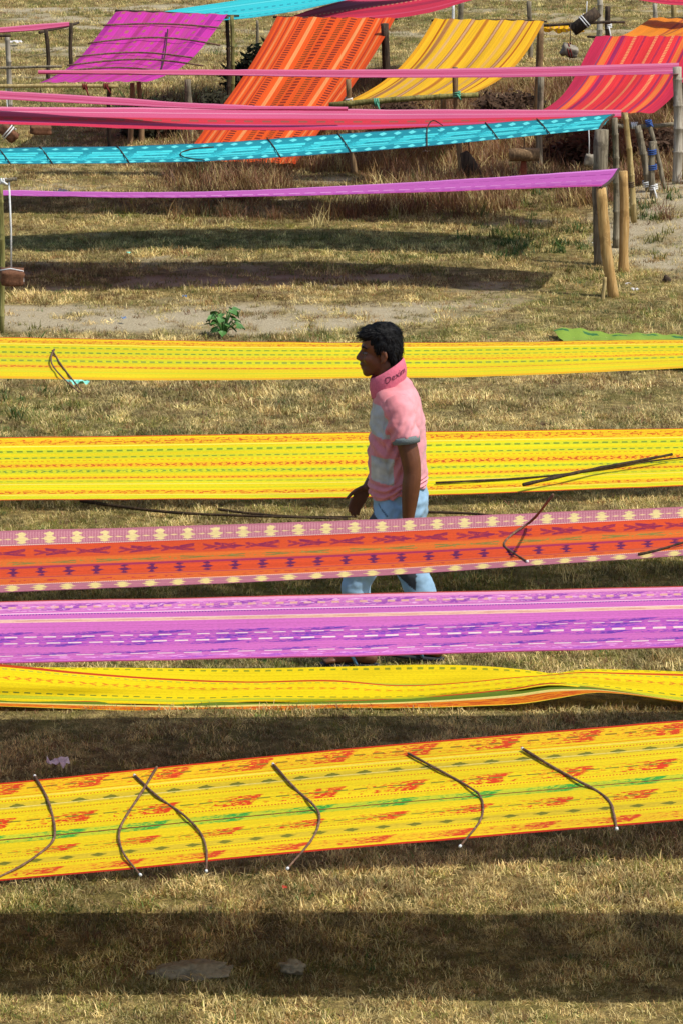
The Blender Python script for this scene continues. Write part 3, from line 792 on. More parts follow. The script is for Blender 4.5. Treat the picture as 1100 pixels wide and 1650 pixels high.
bA = [(-700, 1062), (-300, 1074), (0, 1080), (130, 1088), (250, 1097), (400, 1104), (540, 1102), (640, 1109), (760, 1106), (830, 1100), (890, 1096), (930, 1090), (1000, 1090), (1100, 1090), (1500, 1103), (1800, 1110)]
tB = [(-700, 1040), (-300, 1055), (0, 1070), (130, 1083), (250, 1092), (400, 1098), (540, 1096), (640, 1104), (760, 1098), (830, 1091), (890, 1087), (930, 1083), (1000, 1084), (1100, 1086), (1500, 1100), (1800, 1105)]
bB = [(-700, 1112), (-300, 1122), (0, 1131), (200, 1134), (330, 1135), (400, 1131), (540, 1133), (640, 1129), (760, 1120), (830, 1112), (890, 1104), (930, 1107), (1000, 1118), (1100, 1133), (1500, 1142), (1800, 1146)]
tC = [(-700, 1108), (-300, 1118), (0, 1127), (200, 1130), (330, 1130), (400, 1127), (540, 1129), (640, 1125), (760, 1116), (830, 1108), (890, 1100), (930, 1104), (970, 1109), (1100, 1128), (1500, 1137), (1800, 1141)]
bC = [(-700, 1118), (-300, 1130), (0, 1138), (200, 1145), (330, 1148), (430, 1147), (540, 1141), (640, 1141), (760, 1138), (850, 1133), (900, 1125), (960, 1116), (1000, 1118), (1100, 1131), (1500, 1141), (1800, 1145)]
bm = bmesh.new(); uvl_ = bm.loops.layers.uv.new('UVMap')
for gr_, uu in (rib(tA, bA, .30, .22, .0, .30, .0, -650, 1750), rib(tB, bB, .21, .05, .305, .745, .015, -650, 1750, nv=14, fold=.012), rib(tC, bC, .07, -.03, .75, 1.0, .004, -650, 1750)):
    V = [[bm.verts.new(p) for p in row] for row in gr_]
    for i in range(len(V) - 1):
        for j in range(len(V[0]) - 1):
            f = bm.faces.new((V[i][j], V[i + 1][j], V[i + 1][j + 1], V[i][j + 1])); f.smooth = True
            for l, (a, b) in zip(f.loops, ((i, j), (i + 1, j), (i + 1, j + 1), (i, j + 1))): l[uvl_].uv = uu[a][b]
me = bpy.data.meshes.new('cloth_strip'); bm.to_mesh(me); bm.free()
o = new_obj('cloth_strip', me, M_twist)
tag(o, 'plain yellow cloth twisted and folded along the grass at the person\'s feet', 'cloth')


# ------------------------------------------------------------------ posts, rails, logs
def wood_mat(name, c1, c2, c3):
    g = G(name)
    tc = g.n('ShaderNodeTexCoord'); mp = g.n('ShaderNodeMapping'); mp.inputs['Scale'].default_value = (1, 1, .08)
    g.t.links.new(tc.outputs['Object'], mp.inputs[0])
    n1 = g.noise(mp.outputs[0], 60, 5, .65); n2 = g.noise(tc.outputs['Object'], 5, 4, .6)
    c = g.ramp(n1, [(.28, lin(c1)), (.5, lin(c2)), (.72, lin(c3))])
    c = g.mix(g.m('MULTIPLY', g.m('GREATER_THAN', n2, .56), .45), c, lin(c1))
    return g.done(g.principled(c, .8, g.bump(n1 * 1.0 + n2 * .4, .5, .012), .25))
W_gold = wood_mat('wood_golden_bark', '8a6a3c', 'b8935a', 'd0b07a')
W_grey = wood_mat('wood_weathered_grey', '443d30', '7a705c', 'a0967e')
W_dark = wood_mat('wood_dark_brown', '241c14', '43362a', '65543f')
W_brown = wood_mat('wood_brown', '5a4630', '84694a', 'a58a64')
W_pale = wood_mat('bamboo_bleached', '786f5e', 'a39a88', 'c2baa8')
W_bam = wood_mat('bamboo_tan', '7c6a3e', 'aa9460', 'cbb888')
W_bgreen = wood_mat('bamboo_olive', '4e4c26', '7e7a44', 'a8a068')
ROPE_W = simple_mat('string_white', 'd8d8d4', .7, .15, 60)
ROPE_B = simple_mat('string_blue', '33508c', .7, .2, 60)
ROPE_G = simple_mat('string_green', '5aa88a', .7, .2, 60)
ROPE_R = simple_mat('string_dark_red', '6e2420', .8, .2, 60)
STICK = wood_mat('twig_brown', '4a3426', '6e5240', '92765c')
STICKD = wood_mat('twig_dark', '1e1810', '3a2c1e', '57452f')

def pole_mb(a, b, r0, r1, bamboo, seed, seg=9, crook=.012):
    rr = random.Random(seed); mb = MB(); pts = []; rad = []
    L = (b - a).length; ax = (b - a).normalized()
    sx = Vector((1, 0, 0)) if abs(ax.x) < .8 else Vector((0, 0, 1))
    sy = ax.cross(sx).normalized()
    if bamboo:
        step = rr.uniform(.20, .28); d = rr.uniform(.05, step); stops = [0]
        nodes = []
        while d < L - .02:
            nodes.append(d); d += step * rr.uniform(.85, 1.15)
        ts = [(0, 0)]
        for q in nodes: ts += [(q - .012, 0), (q - .004, .13), (q + .004, .13), (q + .014, -.03)]
        ts += [(L, 0)]
        for d, k in ts:
            t = d / L; bow = crook * math.sin(math.pi * t)
            pts.append(a + (b - a) * t + sx * bow * rr.uniform(.8, 1.2)); rad.append((r0 + (r1 - r0) * t) * (1 + k))
    else:
        for i in range(seg + 1):
            t = i / seg
            pts.append(a + (b - a) * t + sx * crook * math.sin(math.pi * t * 1.3 + seed) + sy * crook * .5 * math.sin(4 * t + seed))
            rad.append((r0 + (r1 - r0) * t) * rr.uniform(.92, 1.08))
    random.seed(seed); mb.tube(pts, rad, 10, jit=0 if bamboo else .12)
    return mb

def tie(parent, p, axis_, r, mat, loc, turns=3, tail=0.0, name='rope_tie'):
    mb = MB(); axis_ = axis_.normalized()
    a = axis_.cross(Vector((0, 1, 0.01))).normalized(); b = axis_.cross(a)
    pts = []
    for k in range(turns * 10 + 1):
        th = k / 10 * 2 * math.pi
        pts.append(p + a * math.cos(th) * r + b * math.sin(th) * r + axis_ * (k / (turns * 10) - .5) * .05)
    mb.tube(pts, .007, 5)
    if tail:
        q = p - Vector((0, r, 0)); mb.tube([q, q + Vector((.02, -.01, -tail * .5)), q + Vector((.035, -.012, -tail))], .008, 5)
    return mb.build(name, mat, parent, loc=None)

def post(label, top, foot, w, mat, bamboo=False, dY=0.0, cat='post', name=None, ties=(), group=None, yf=None, taper=.9):
    """top, foot: photo pixels; w: thickness in photo pixels"""
    F = at_z(foot[0], foot[1], 0); F.z = gz1(F.x, F.y)
    T = at_y(top[0], top[1], F.y + dY)
    s = FPX / F.y; r = w / s / 2
    a = F - (T - F).normalized() * .06
    nm = name or ('bamboo_post' if bamboo else 'wooden_post')
    seed = int(top[0] * 7 + foot[1])
    o = pole_mb(a, T, r, r * taper, bamboo, seed).build(nm, mat, loc=F)
    tag(o, label, cat, group)
    for (t, m_, tail) in ties:
        q = F.lerp(T, t)
        k = tie(o, q - F, (T - F), r * 1.15, m_, None, tail=tail)
    o['_y'] = F.y
    return o, F, T, r

def rail(label, a, b, w, mat, bamboo=True, name='bamboo_rail', ties=()):
    s = FPX / a.y; r = w / s / 2
    o = pole_mb(a, b, r, r * .85, bamboo, int(a.x * 100 + 500)).build(name, mat, loc=a)
    tag(o, label, 'rail')
    for (t, m_, tail) in ties: tie(o, (b - a) * t, (b - a), r * 1.2, m_, None, tail=tail)
    return o

post('stout leaning golden log under the near corner of the thin lilac cloth', (966, 303), (988, 479), 19, W_gold)
post('upright golden log under the far corner of the thin lilac cloth', (1001, 276), (1006, 437), 17, W_gold)
post('short stub of cut wood stuck in the ground beside the leaning golden log', (971, 447), (972, 483), 7, W_bam, name='wood_stub')
post('thick weathered grey trunk under the near corner of the turquoise cloth', (967, 209), (968, 428), 25, W_grey)
post('slim grey pole behind the thick grey trunk', (989, 190), (991, 397), 11, W_grey, bamboo=True)
post('slim tan bamboo pole at the right end of the rose pink cloth', (1006, 182), (1020, 365), 10, W_bam, bamboo=True, ties=((.35, W_dark, 0),))
post('tall bleached bamboo post near the right edge', (1090, 108), (1089, 319), 16, W_pale, bamboo=True)
post('grey bamboo leaning left in the tied trio beside the slim tan pole', (1026, 203), (1044, 328), 12, W_grey, bamboo=True, ties=((.12, ROPE_W, .04),))
post('short thick stump in the middle of the tied trio', (1049, 228), (1052, 338), 11, W_grey, ties=((.82, ROPE_B, 0), (.55, ROPE_B, 0), (.2, ROPE_W, .13)))
post('thin bamboo leaning right in the tied trio', (1044, 196), (1068, 327), 8, W_grey, bamboo=True, ties=((.98, ROPE_B, .03),))
a = at_y(985, 203, 33.6); b = at_y(1088, 201, 33.6)
rail('weathered grey log lying level between the tied trio and the bleached bamboo', a, b, 8, W_grey, False, 'log_rail', ties=((.35, ROPE_W, .0),))
# frames of the sloping cloths
post('wooden post holding the left end of the bamboo rail under the golden cloth', (559, 128), (572, 281), 9, W_brown, ties=((.78, ROPE_W, .05),))
post('wooden post with a green tie at the right end of the bamboo rail', (733, 108), (741, 287), 10, W_brown, ties=((.76, ROPE_G, .05),))
Yr = at_z(655, 283).y - .05
rail('olive bamboo rail carrying the near end of the golden yellow cloth', at_y(530, 170, Yr), at_y(770, 153, Yr), 10, W_bgreen, ties=((.32, ROPE_G, .12),))
post('brown post half hidden behind the bamboo rail', (712, 158), (713, 222), 10, W_brown)
post('dark thick post beside the right edge of the orange sloping cloth', (620, 38), (619, 196), 14, W_dark)
post('brown pole under the far right corner of the golden yellow cloth', (868, 38), (866, 205), 12, W_brown)
post('slender grey pole standing behind the golden yellow cloth', (853, 2), (852, 118), 8, W_grey)
post('grey pole in front of the scarlet cloth\'s left corner', (869, 124), (870, 279), 11, W_grey)
post('grey post rising behind the golden yellow cloth near the crimson one', (741, 0), (741, 88), 9, W_grey)
post('white painted stake beside a grey post behind the golden yellow cloth', (728, 6), (727, 92), 5, ROPE_W, name='white_stake', cat='stake')
post('grey bamboo post near the top edge above the scarlet cloth', (966, -14), (962, 96), 10, W_pale, bamboo=True)
post('dark short post with white string above the scarlet cloth', (978, 10), (981, 112), 9, W_dark, ties=((.62, ROPE_W, .17),))
post('grey post under the dark red cloth in the top right corner', (1056, 6), (1056, 92), 8, W_pale)
post('greenish post close to the right edge below the dark red cloth', (1086, 1), (1086, 96), 9, W_bam)
rail('thin dark pole joining the golden cloth to the short dark post', at_y(868, 39, 39.4), at_y(1006, 37, 39.4), 5, W_dark, False, 'pole_rail')
rail('thin pole under the far edge of the amber cloth', at_y(1046, 30, 42.5), at_y(1200, 32, 42.5), 5, W_dark, False, 'pole_rail')
rail('thin pole holding the far edge of the golden yellow cloth', at_y(694, 31, 38.25), at_y(880, 36, 38.25), 4, W_dark, False, 'pole_rail')
rail('thin pole holding the far edge of the scarlet cloth', at_y(945, 60, 38.25), at_y(1145, 59, 38.25), 4, W_dark, False, 'pole_rail')
rail('thin pole holding the far edge of the orange sloping cloth', at_y(440, 29, 39.65), at_y(640, 30, 39.65), 4, W_dark, False, 'pole_rail')
rail('thin pole holding the far edge of the magenta cloth', at_y(186, 19, 39.85), at_y(386, 24, 39.85), 4, W_dark, False, 'pole_rail')
post('dark bamboo under the far right corner of the magenta cloth', (366, 26), (368, 184), 7, W_dark, bamboo=True)
post('tan bamboo standing close against the dark one by the magenta cloth', (374, 25), (374, 187), 7, W_bgreen, bamboo=True)
post('thin pole left of the orange sloping cloth\'s top', (414, 33), (413, 104), 5, W_grey)
post('broad grey post between the magenta and orange sloping cloths', (305, 128), (305, 228), 12, W_grey)
post('left stump of the pair under the magenta cloth\'s lower right corner', (212, 134), (212, 236), 9, W_brown)
post('right stump of the pair under the magenta cloth\'s lower right corner', (226, 132), (227, 234), 9, W_brown)
rail('bamboo rail under the lower edge of the magenta cloth', at_y(-120, 142, 36.0), at_y(191, 139, 36.0), 7, W_bam, ties=((.83, ROPE_R, .1), (.94, ROPE_R, .06)))
post('thin post under the right end of the magenta cloth\'s rail', (177, 138), (177, 246), 7, W_dark)
post('bleached post at the top left behind the pink cloths', (12, 57), (16, 214), 9, W_pale, bamboo=True)
post('dark post under the near corner of the short pink cloth at top left', (75, 46), (78, 128), 7, W_dark)
post('dark post with a forked foot under the far corner of the short pink cloth', (114, 37), (117, 116), 7, W_dark)
rail('crooked dark pole across the end of the short pink cloth', at_y(66, 53, 45.4), at_y(126, 36, 46.4), 5, W_dark, False, 'pole_rail')
rail('dark pole tied to the bleached post at the left edge', at_y(-60, 66, 36.6), at_y(18, 58, 36.6), 5, W_dark, False, 'pole_rail')
rail('thin grey pole crossing behind the bleached post toward the magenta cloth', at_y(-60, 107, 38.0), at_y(100, 109, 38.0), 5, W_grey, False, 'pole_rail')
post('slim bamboo post at the left edge beside the hanging brick', (0, 284), (2, 536), 10, W_bgreen, bamboo=True)
# end bars of the strip cloths
F = at_z(968, 428)
rail('dark end bar holding the right end of the turquoise cloth', at_z(963, 210, 1.045), at_z(987, 185, 1.05), 5, W_dark, False, 'end_bar')
rail('dark end bar holding the right end of the thin lilac cloth', at_z(967, 303, .825), at_z(998, 273, .83), 5, W_dark, False, 'end_bar')
# ------------------------------------------------------------------ hanging weights
def string(pts, mat, r=.005, parent=None, name='string', loc=None):
    mb = MB(); mb.tube(pts, r, 5); return mb.build(name, mat, parent, loc=loc)
BRICK = simple_mat('brick_burnt', '6e4a34', .9, .45, 45)
BRICKL = simple_mat('brick_red', '8c4a34', .9, .3, 30)
STONE = simple_mat('stone_grey', '8c8474', .9, .3, 18)
def block_mb(c, d, rot, seed, rough=.12):
    bm = bmesh.new(); bmesh.ops.create_cube(bm, size=1)
    bmesh.ops.subdivide_edges(bm, edges=bm.edges[:], cuts=4, use_grid_fill=True)
    for v in bm.verts:
        p = v.co.copy(); k = max(abs(p.x), abs(p.y), abs(p.z))
        e = sorted((abs(p.x), abs(p.y), abs(p.z)))
        cr = max(0, e[1] - .36) * .5
        p = p * (1 - cr * .8)
        n = mnoise.noise(p * 3.1 + Vector((seed, 0, 0)))
        p = p * (1 + rough * n); p.z *= 1 + rough * mnoise.noise(p * 6 + Vector((0, seed, 3)))
        v.co = rot @ Vector((p.x * d[0], p.y * d[1], p.z * d[2])) + c
    mb = MB(); bm.verts.index_update(); mb.add([v.co.copy() for v in bm.verts], [[v.index for v in f.verts] for f in bm.faces]); bm.free()
    return mb
def Rot(x, y, z):
    from mathutils import Euler
    return Euler((x, y, z)).to_matrix()
YW = at_z(2, 536).y - .25
c0 = at_y(20, 446, YW)
w = empty('hanging_weight', c0); tag(w, 'burnt brick hanging on a long white string by the left edge', 'weight')
block_mb(Vector(), (.165, .16, .105), Rot(.1, .06, .15), 3).build('brick', BRICK, w)
tp = at_y(15, 293, YW) - c0
string([tp, tp * .5 + Vector((.003, 0, 0)), Vector((-.005, 0, .055))], ROPE_W, .007, w)
string([Vector((-.08, -.03, .05)), Vector((-.005, -.05, .065)), Vector((.08, -.03, .045)), Vector((.085, -.03, -.03)), Vector((.0, -.062, -.02))], ROPE_W, .005, w, 'string_wrap')
rail('short stick with white string jutting from the slim bamboo at the left edge', at_y(-30, 294, YW), at_y(28, 291, YW), 7, W_grey, False, 'stick_arm', ties=((.6, ROPE_W, .02),))

def hanging(label, px, py, Y, top, kind):
    c = at_y(px, py, Y); w = empty('hanging_weight', c); tag(w, label, 'weight')
    t = at_y(top[0], top[1], Y) - c
    if kind == 'log':
        mb = MB(); mb.tube([Vector((-.13, 0, -.10)), Vector((0, 0, 0)), Vector((.13, 0, .10))], [.062, .066, .06], 12, jit=.08); mb.build('log', W_dark, w)
        tie(w, Vector((0, 0, 0)), Vector((.13, 0, .1)), .07, ROPE_W, None, 2)
    if kind == 'stone':
        mb = block_mb(Vector(), (.16, .12, .11), Rot(.2, .3, .1), 9, .35); mb.build('stone', STONE, w)
        tie(w, Vector((0, 0, 0)), Vector((1, 0, .2)), .075, ROPE_R, None, 2)
    if kind == 'plank':
        mb = MB(); mb.tube([Vector((-.05, 0, .13)), Vector((-.01, 0, .04)), Vector((.03, 0, -.08)), Vector((.05, 0, -.13))], [.035, .065, .085, .07], 10, squash=.55); mb.build('wedge', W_dark, w)
    if kind == 'beam':
        mb = MB(); mb.tube([Vector((-.13, 0, -.005)), Vector((0, 0, 0)), Vector((.14, 0, .0))], [.058, .062, .058], 12, jit=.1); mb.build('log', W_brown, w)
        mb = MB(); mb.tube([Vector((0, .02, -.05)), Vector((0, .02, -.12)), Vector((-.01, .02, -.20)), Vector((-.015, .02, -.27))], [.022, .03, .042, .03], 10, squash=.5); mb.build('tassel', BRICKL, w)
    if kind == 'brick':
        block_mb(Vector(), (.19, .10, .10), Rot(.2, .75, .1), 5).build('brick', BRICK, w)
        tie(w, Vector((0, 0, 0)), Vector((.7, 0, -.7)), .075, ROPE_W, None, 2)
    if kind == 'brickflat':
        block_mb(Vector(), (.2, .12, .08), Rot(.1, .05, .2), 6).build('brick', BRICK, w)
    if kind == 'small':
        block_mb(Vector(), (.07, .06, .10), Rot(.2, .2, .1), 7, .3).build('stone', STONE, w)
    string([t, t * .5 + Vector((.004, 0, 0)), Vector((0, 0, .04))], ROPE_W if kind in ('log', 'small', 'brick') else W_dark, .005, w)
hanging('dark log bound with white string hanging near the top right', 942, 34, 39.0, (945, 2), 'log')
hanging('mottled stone hanging between the golden and scarlet cloths', 917, 82, 38.8, (918, 39), 'stone')
hanging('dark wooden wedge hanging under the turquoise cloth beside a post', 755, 268, 34.4, (753, 215), 'plank')
hanging('grey log hanging crosswise with a red brown tassel under the turquoise cloth', 843, 249, 34.0, (843, 205), 'beam')
hanging('tilted brick hanging below the rose pink cloth at the left edge', 14, 214, 36.0, (10, 142), 'brick')
hanging('flat brick partly behind the rose pink cloth left of the slope', 66, 209, 36.0, (66, 142), 'brickflat')
hanging('small stone on a thin thread beside the thick grey trunk', 948, 258, 33.0, (947, 196), 'small')

# ------------------------------------------------------------------ sticks that spread the cloths
def stick(label, cloth, pts, w, mat=STICK, group='bent sticks spreading the cloths', tip=None, up=.006, n=18, name='spreader_stick'):
    P = [cloth.pt(a, b, up + (c_[0] if c_ else 0)) if cloth else at_z(a, b, .03) for a, b, *c_ in pts]
    C = catmull(P, n); r0 = w * .78 / (FPX / P[0].y) / 2
    rad = [r0 * (1.0 - .25 * i / (n - 1)) * (1 + .12 * math.sin(i * 2.3)) for i in range(n)]
    loc = C[0].copy()
    mb = MB(); mb.tube([c - loc for c in C], rad, 7, jit=.12)
    o = mb.build(name, mat); o.location = loc
    tag(o, label, 'stick', group)
    if tip:
        for e in tip:
            q = C[e] - loc; d = ((C[1] - C[0]) if e == 0 else (C[-1] - C[-2])).normalized()
            m2 = MB(); m2.tube([q - d * .008, q + d * .002], r0 * 1.04, 7); m2.build('pale_tip', ROPE_W, o)
    return o
stick('bent stick running off the left edge of the nearest yellow cloth', c_near, [(57, 1251), (78, 1290), (89, 1338), (80, 1362), (40, 1392), (-5, 1415)], 6, tip=(0,))
stick('bent stick bowed left, crossing another one near the top of the nearest cloth', c_near, [(253, 1236), (228, 1278), (202, 1318), (192, 1345), (200, 1376), (227, 1410)], 6, tip=(-1,))
stick('bent stick bowed right, crossing another one near the top of the nearest cloth', c_near, [(218, 1250), (255, 1284), (295, 1312), (322, 1340), (333, 1368), (333, 1404)], 6, tip=(0, -1))
stick('middle bent stick on the nearest yellow cloth, bulging right', c_near, [(441, 1232), (475, 1270), (505, 1297), (515, 1318), (503, 1352), (463, 1400)], 6, tip=(0, -1))
stick('bent stick on the nearest yellow cloth with a sharp elbow over the green band', c_near, [(657, 1214), (705, 1240), (750, 1265), (774, 1285), (774, 1320), (740, 1364)], 6, tip=(-1,))
stick('rightmost bent stick on the nearest yellow cloth, white at both ends', c_near, [(842, 1207), (900, 1242), (960, 1274), (982, 1293), (988, 1312), (993, 1336)], 7, tip=(0, -1))
stick('elbow shaped stick lying across the orange cloth', c_orange, [(890, 797, .26), (858, 837, .04), (828, 858), (811, 876), (822, 888), (849, 905)], 6, tip=(-1,))
stick('short stick entering the orange cloth from the right edge', c_orange, [(1028, 893), (1060, 886), (1090, 877), (1140, 862)], 6, mat=STICKD)
stick('long thin dark stick pointing left on the lime striped yellow cloth', c_yel2, [(701, 778), (780, 774), (860, 769), (950, 759), (1040, 744), (1110, 736)], 5, mat=STICKD)
stick('thick dark stick slanting up to the right on the lime striped yellow cloth', c_yel2, [(842, 781), (900, 768), (960, 755), (1020, 744), (1082, 732)], 8, mat=STICKD, up=.03)
stick('straight stick of the pair dangling over the far yellow cloth at left', c_yel1, [(85, 565), (97, 585), (112, 605), (132, 630)], 4)
stick('kinked stick of the pair dangling over the far yellow cloth at left', c_yel1, [(88, 563), (83, 575), (86, 590), (105, 612), (128, 632)], 4, up=.02)
for i, (x_, lab) in enumerate(((0, 'stick at the left edge of the turquoise cloth'), (68, 'stick second from the left edge on the turquoise cloth'), (192, 'stick on the turquoise cloth below the tilted pink cloths'),
                               (435, 'stick on the turquoise cloth over the foot of the orange sloping cloth'), (548, 'stick on the turquoise cloth right of the orange sloping cloth'),
                               (785, 'stick on the turquoise cloth above the hanging dark wedge'), (868, 'rightmost stick on the turquoise cloth, near the grey log'))):
    yb = interp_edge(c_cyan.back, np.array([float(x_)]))[0][0]; yf = interp_edge(c_cyan.front, np.array([x_ + 18.0]))[0][0]
    stick(lab, c_cyan, [(x_ - 4, yb - 1), (x_ + 6, (yb * .6 + yf * .4)), (x_ + 18, yf + 1)], 3, mat=STICKD, n=8)
stick('hooped stick arching over the turquoise cloth in the middle', c_cyan, [(687, 236), (687, 212, .0), (690, 200, .02), (698, 194, .03), (712, 202, .02)], 3, mat=STICKD, n=12)
stick('loop of thin stick lying on the turquoise cloth left of the orange slope', c_cyan, [(345, 237), (310, 240), (291, 247), (300, 254), (330, 258)], 3, mat=STICKD, n=12)
# fine sticks arched across the magenta cloth
for k, (t, a, b, bow) in enumerate(((.16, -.03, 1.03, .02), (.35, -.03, 1.15, .05), (.52, -.02, 1.02, .04), (.66, .0, 1.22, .06), (.80, -.02, 1.02, .05))):
    P = [c_mag.pt(a + (b - a) * q / 8, t - bow * math.sin(math.pi * q / 8), .02 + bow * .5 * math.sin(math.pi * q / 8)) for q in range(9)]
    mb = MB(); loc = P[0].copy(); mb.tube([p - loc for p in P], .009, 6, jit=.1)
    o = mb.build('spreader_stick', STICK); o.location = loc
    tag(o, ['topmost', 'second from top', 'middle', 'fourth from top and longest', 'lowest'][k] + ' of the sticks arched across the magenta cloth', 'stick', 'sticks across the magenta cloth')
P = [c_mag.pt(.58 + .36 * q / 4, .20 + .60 * q / 4, .035) for q in range(5)]
loc = P[0].copy(); mb = MB(); mb.tube([p - loc for p in P], .007, 6); o = mb.build('spreader_stick', STICKD); o.location = loc
tag(o, 'thin upright stick crossing the arched ones on the magenta cloth', 'stick', 'sticks across the magenta cloth')
# sticks lying on the ground
def ground_stick(label, pts, w, mat=STICKD, name='fallen_stick'):
    P = []
    for a, b in pts:
        p = at_z(a, b, .03); p.z = gz1(p.x, p.y) + .035; P.append(p)
    C = catmull(P, 20); loc = C[0].copy(); mb = MB(); r = w / (FPX / loc.y) / 2
    mb.tube([c - loc for c in C], [r * (1 - .4 * i / 19) for i in range(20)], 7, jit=.15)
    o = mb.build(name, mat); o.location = loc; tag(o, label, 'stick')
ground_stick('long dark stick lying on the grass left of the person\'s hand', [(130, 806), (200, 818), (290, 829), (400, 833), (560, 836)], 6)
ground_stick('second dark stick on the grass, overlapping the long one', [(352, 825), (400, 829), (480, 832), (575, 833)], 5)
ground_stick('short dark stick on the grass right of the person\'s back', [(688, 826), (760, 828), (850, 834), (960, 838)], 5)
# ------------------------------------------------------------------ litter, stones, plant
PAPER = simple_mat('paper_white', 'd6d2cc', .8, .1, 30); PAPERP = simple_mat('paper_pink', 'e6d6da', .8, .15, 30); PAPERG = simple_mat('plastic_mint', '8fe0c8', .5, .1, 30)
PAPERR = simple_mat('plastic_red', 'b8452c', .5, .2, 30); PAPERB = simple_mat('plastic_blue_grey', '6c84a8', .5, .2, 30)
def scrap(label, px, py, wpx, hpx, mat, cat='litter', zup=.03, name='litter_scrap'):
    p = at_z(px, py, 0); p.z = gz1(p.x, p.y) + zup; s = FPX / p.y
    W_, H_ = wpx / s, min(hpx / s / .22, wpx / s * 1.2)
    rr = random.Random(int(px * 3 + py)); V = []; F = []
    nx_, ny_ = 7, 6
    for i in range(nx_):
        for j in range(ny_):
            ed = 1 - .25 * rr.random()
            V.append(((i / (nx_ - 1) - .5) * W_ * ed, (j / (ny_ - 1) - .5) * H_ * ed, rr.uniform(-.01, .022) * min(1, W_ / .08)))
    for i in range(nx_ - 1):
        for j in range(ny_ - 1):
            a = i * ny_ + j; F.append((a, a + ny_, a + ny_ + 1, a + 1))
    o = new_obj(name, mesh_from(name, V, F, False), mat); o.location = p; o.rotation_euler = (0, 0, rr.random() * 1)
    tag(o, label, cat)
scrap('crumpled pale pink paper on the grass behind the nearest cloth', 95, 1248, 38, 12, PAPERP, zup=.05)
scrap('mint green plastic scrap under the dangling sticks', 126, 624, 30, 9, PAPERG, zup=.05)
scrap('small red wrapper on the grass in front of the nearest cloth', 459, 1452, 9, 5, PAPERR, zup=.06)
scrap('white scrap on the dry grass below the thin lilac line at left', 98, 320, 22, 6, PAPER, zup=.05)
scrap('tiny mint scrap in the sunlit strip between the far shadows', 208, 417, 7, 3, PAPERG, zup=.05)
scrap('white scrap on the path near the two golden logs', 1022, 477, 12, 5, PAPER, zup=.04)
scrap('blue grey scrap on the bare soil left of the green plant', 200, 522, 10, 5, PAPERB, zup=.04)
scrap('small blue scrap on the bare soil at middle left', 298, 484, 9, 4, PAPERB, zup=.04)
scrap('white scrap near the far left corner of the field', 28, 73, 18, 7, PAPER, zup=.05)
scrap('pale scrap on the brown grass under the turquoise cloth', 687, 258, 10, 7, PAPER, zup=.08)
scrap('white scrap on the grass in the right of the path', 955, 400, 5, 3, PAPER, zup=.05)
scrap('pale flake on the ground right of the leaning golden log', 1010, 466, 10, 3, PAPER, zup=.04)
def rock(label, px, py, d, seed, mat, name='stone', zup=.02):
    p = at_z(px, py, 0); p.z = gz1(p.x, p.y) + zup
    bm = bmesh.new(); bmesh.ops.create_icosphere(bm, subdivisions=4, radius=1)
    for v in bm.verts:
        c_ = v.co.copy(); k = 1 + .45 * mnoise.noise(c_ * 1.6 + Vector((seed * 7, 0, 0))) + .25 * mnoise.noise(c_ * 4 + Vector((0, seed * 5, 0))) + .12 * mnoise.noise(c_ * 9)
        v.co = Vector((c_.x * d[0] * .55, c_.y * d[1] * .55, c_.z * d[2] * .8)) * k
    mb = MB(); bm.verts.index_update(); mb.add([v.co.copy() for v in bm.verts], [[v.index for v in f.verts] for f in bm.faces]); bm.free()
    o = mb.build(name, mat); o.location = p; tag(o, label, 'stone')
CLOD = simple_mat('clod_grey', '8c7f66', .95, .35, 40, bump=.8)
rock('long flat grey clod in the shaded grass near the bottom', 312, 1575, (.25, .14, .04), 4.1, CLOD, zup=.015)
rock('small flat grey stone in the shaded grass right of the long clod', 472, 1578, (.075, .06, .03), .5, CLOD, zup=.04)
rock('small dark stone on the bare ground right of the leaning log', 1073, 455, (.05, .05, .04), 1.2, W_dark)

SCRUB = simple_mat('scrub_leaf_dark', '33321f', .85, .4, 25); SCRUBB = simple_mat('scrub_leaf_brown', '4a3626', .85, .4, 25)
def bush(label, px, py, wpx, hpx, mat, seed, n=1500):
    p = at_z(px, py, 0); p.z = gz1(p.x, p.y); s = FPX / p.y; rx, hz = wpx / s / 2, hpx / s
    r_ = random.Random(seed); e = empty('scrub_bush', p); tag(e, label, 'bush')
    st = MB(); lobes = []
    for k in range(9):
        a = r_.random() * 6.28; q = r_.random() ** .5
        tip_ = Vector((math.cos(a) * rx * q, math.sin(a) * rx * .7 * q, hz * (1 - .6 * q * q) * r_.uniform(.6, 1)))
        st.tube([(0, 0, -.03), tip_ * .5 + Vector((r_.uniform(-.03, .03), 0, .03)), tip_], [.012, .008, .003], 5); lobes.append(tip_)
    st.build('stem', W_dark, e)
    V = []; F = []
    for k in range(n):
        c_ = r_.choice(lobes) * r_.uniform(.35, 1.05) + Vector((r_.gauss(0, .06), r_.gauss(0, .06), r_.gauss(0, .05)))
        if c_.z < 0: c_.z = abs(c_.z)
        a = Vector((r_.gauss(0, 1), r_.gauss(0, 1), r_.gauss(0, .7))).normalized(); b2 = a.orthogonal().normalized()
        L = r_.uniform(.025, .06); w_ = L * .36; i = len(V)
        V += [c_ - a * L, c_ + b2 * w_, c_ + a * L, c_ - b2 * w_]; F.append((i, i + 1, i + 2, i + 3))
    new_obj('foliage', mesh_from('foliage', V, F, False), mat, e)
bush('dark scrub bush between the magenta and orange sloping cloths', 408, 176, 85, 95, SCRUB, 1, 5000)
bush('low dark scrub bush under the lower right corner of the magenta cloth', 262, 222, 110, 62, SCRUB, 2, 4500)
bush('low scrub bush beside the broad grey post left of the orange slope', 348, 220, 75, 60, SCRUB, 3, 3200)
bush('brown scrub bush behind the right end of the olive bamboo rail', 812, 196, 130, 44, SCRUBB, 4, 3000)
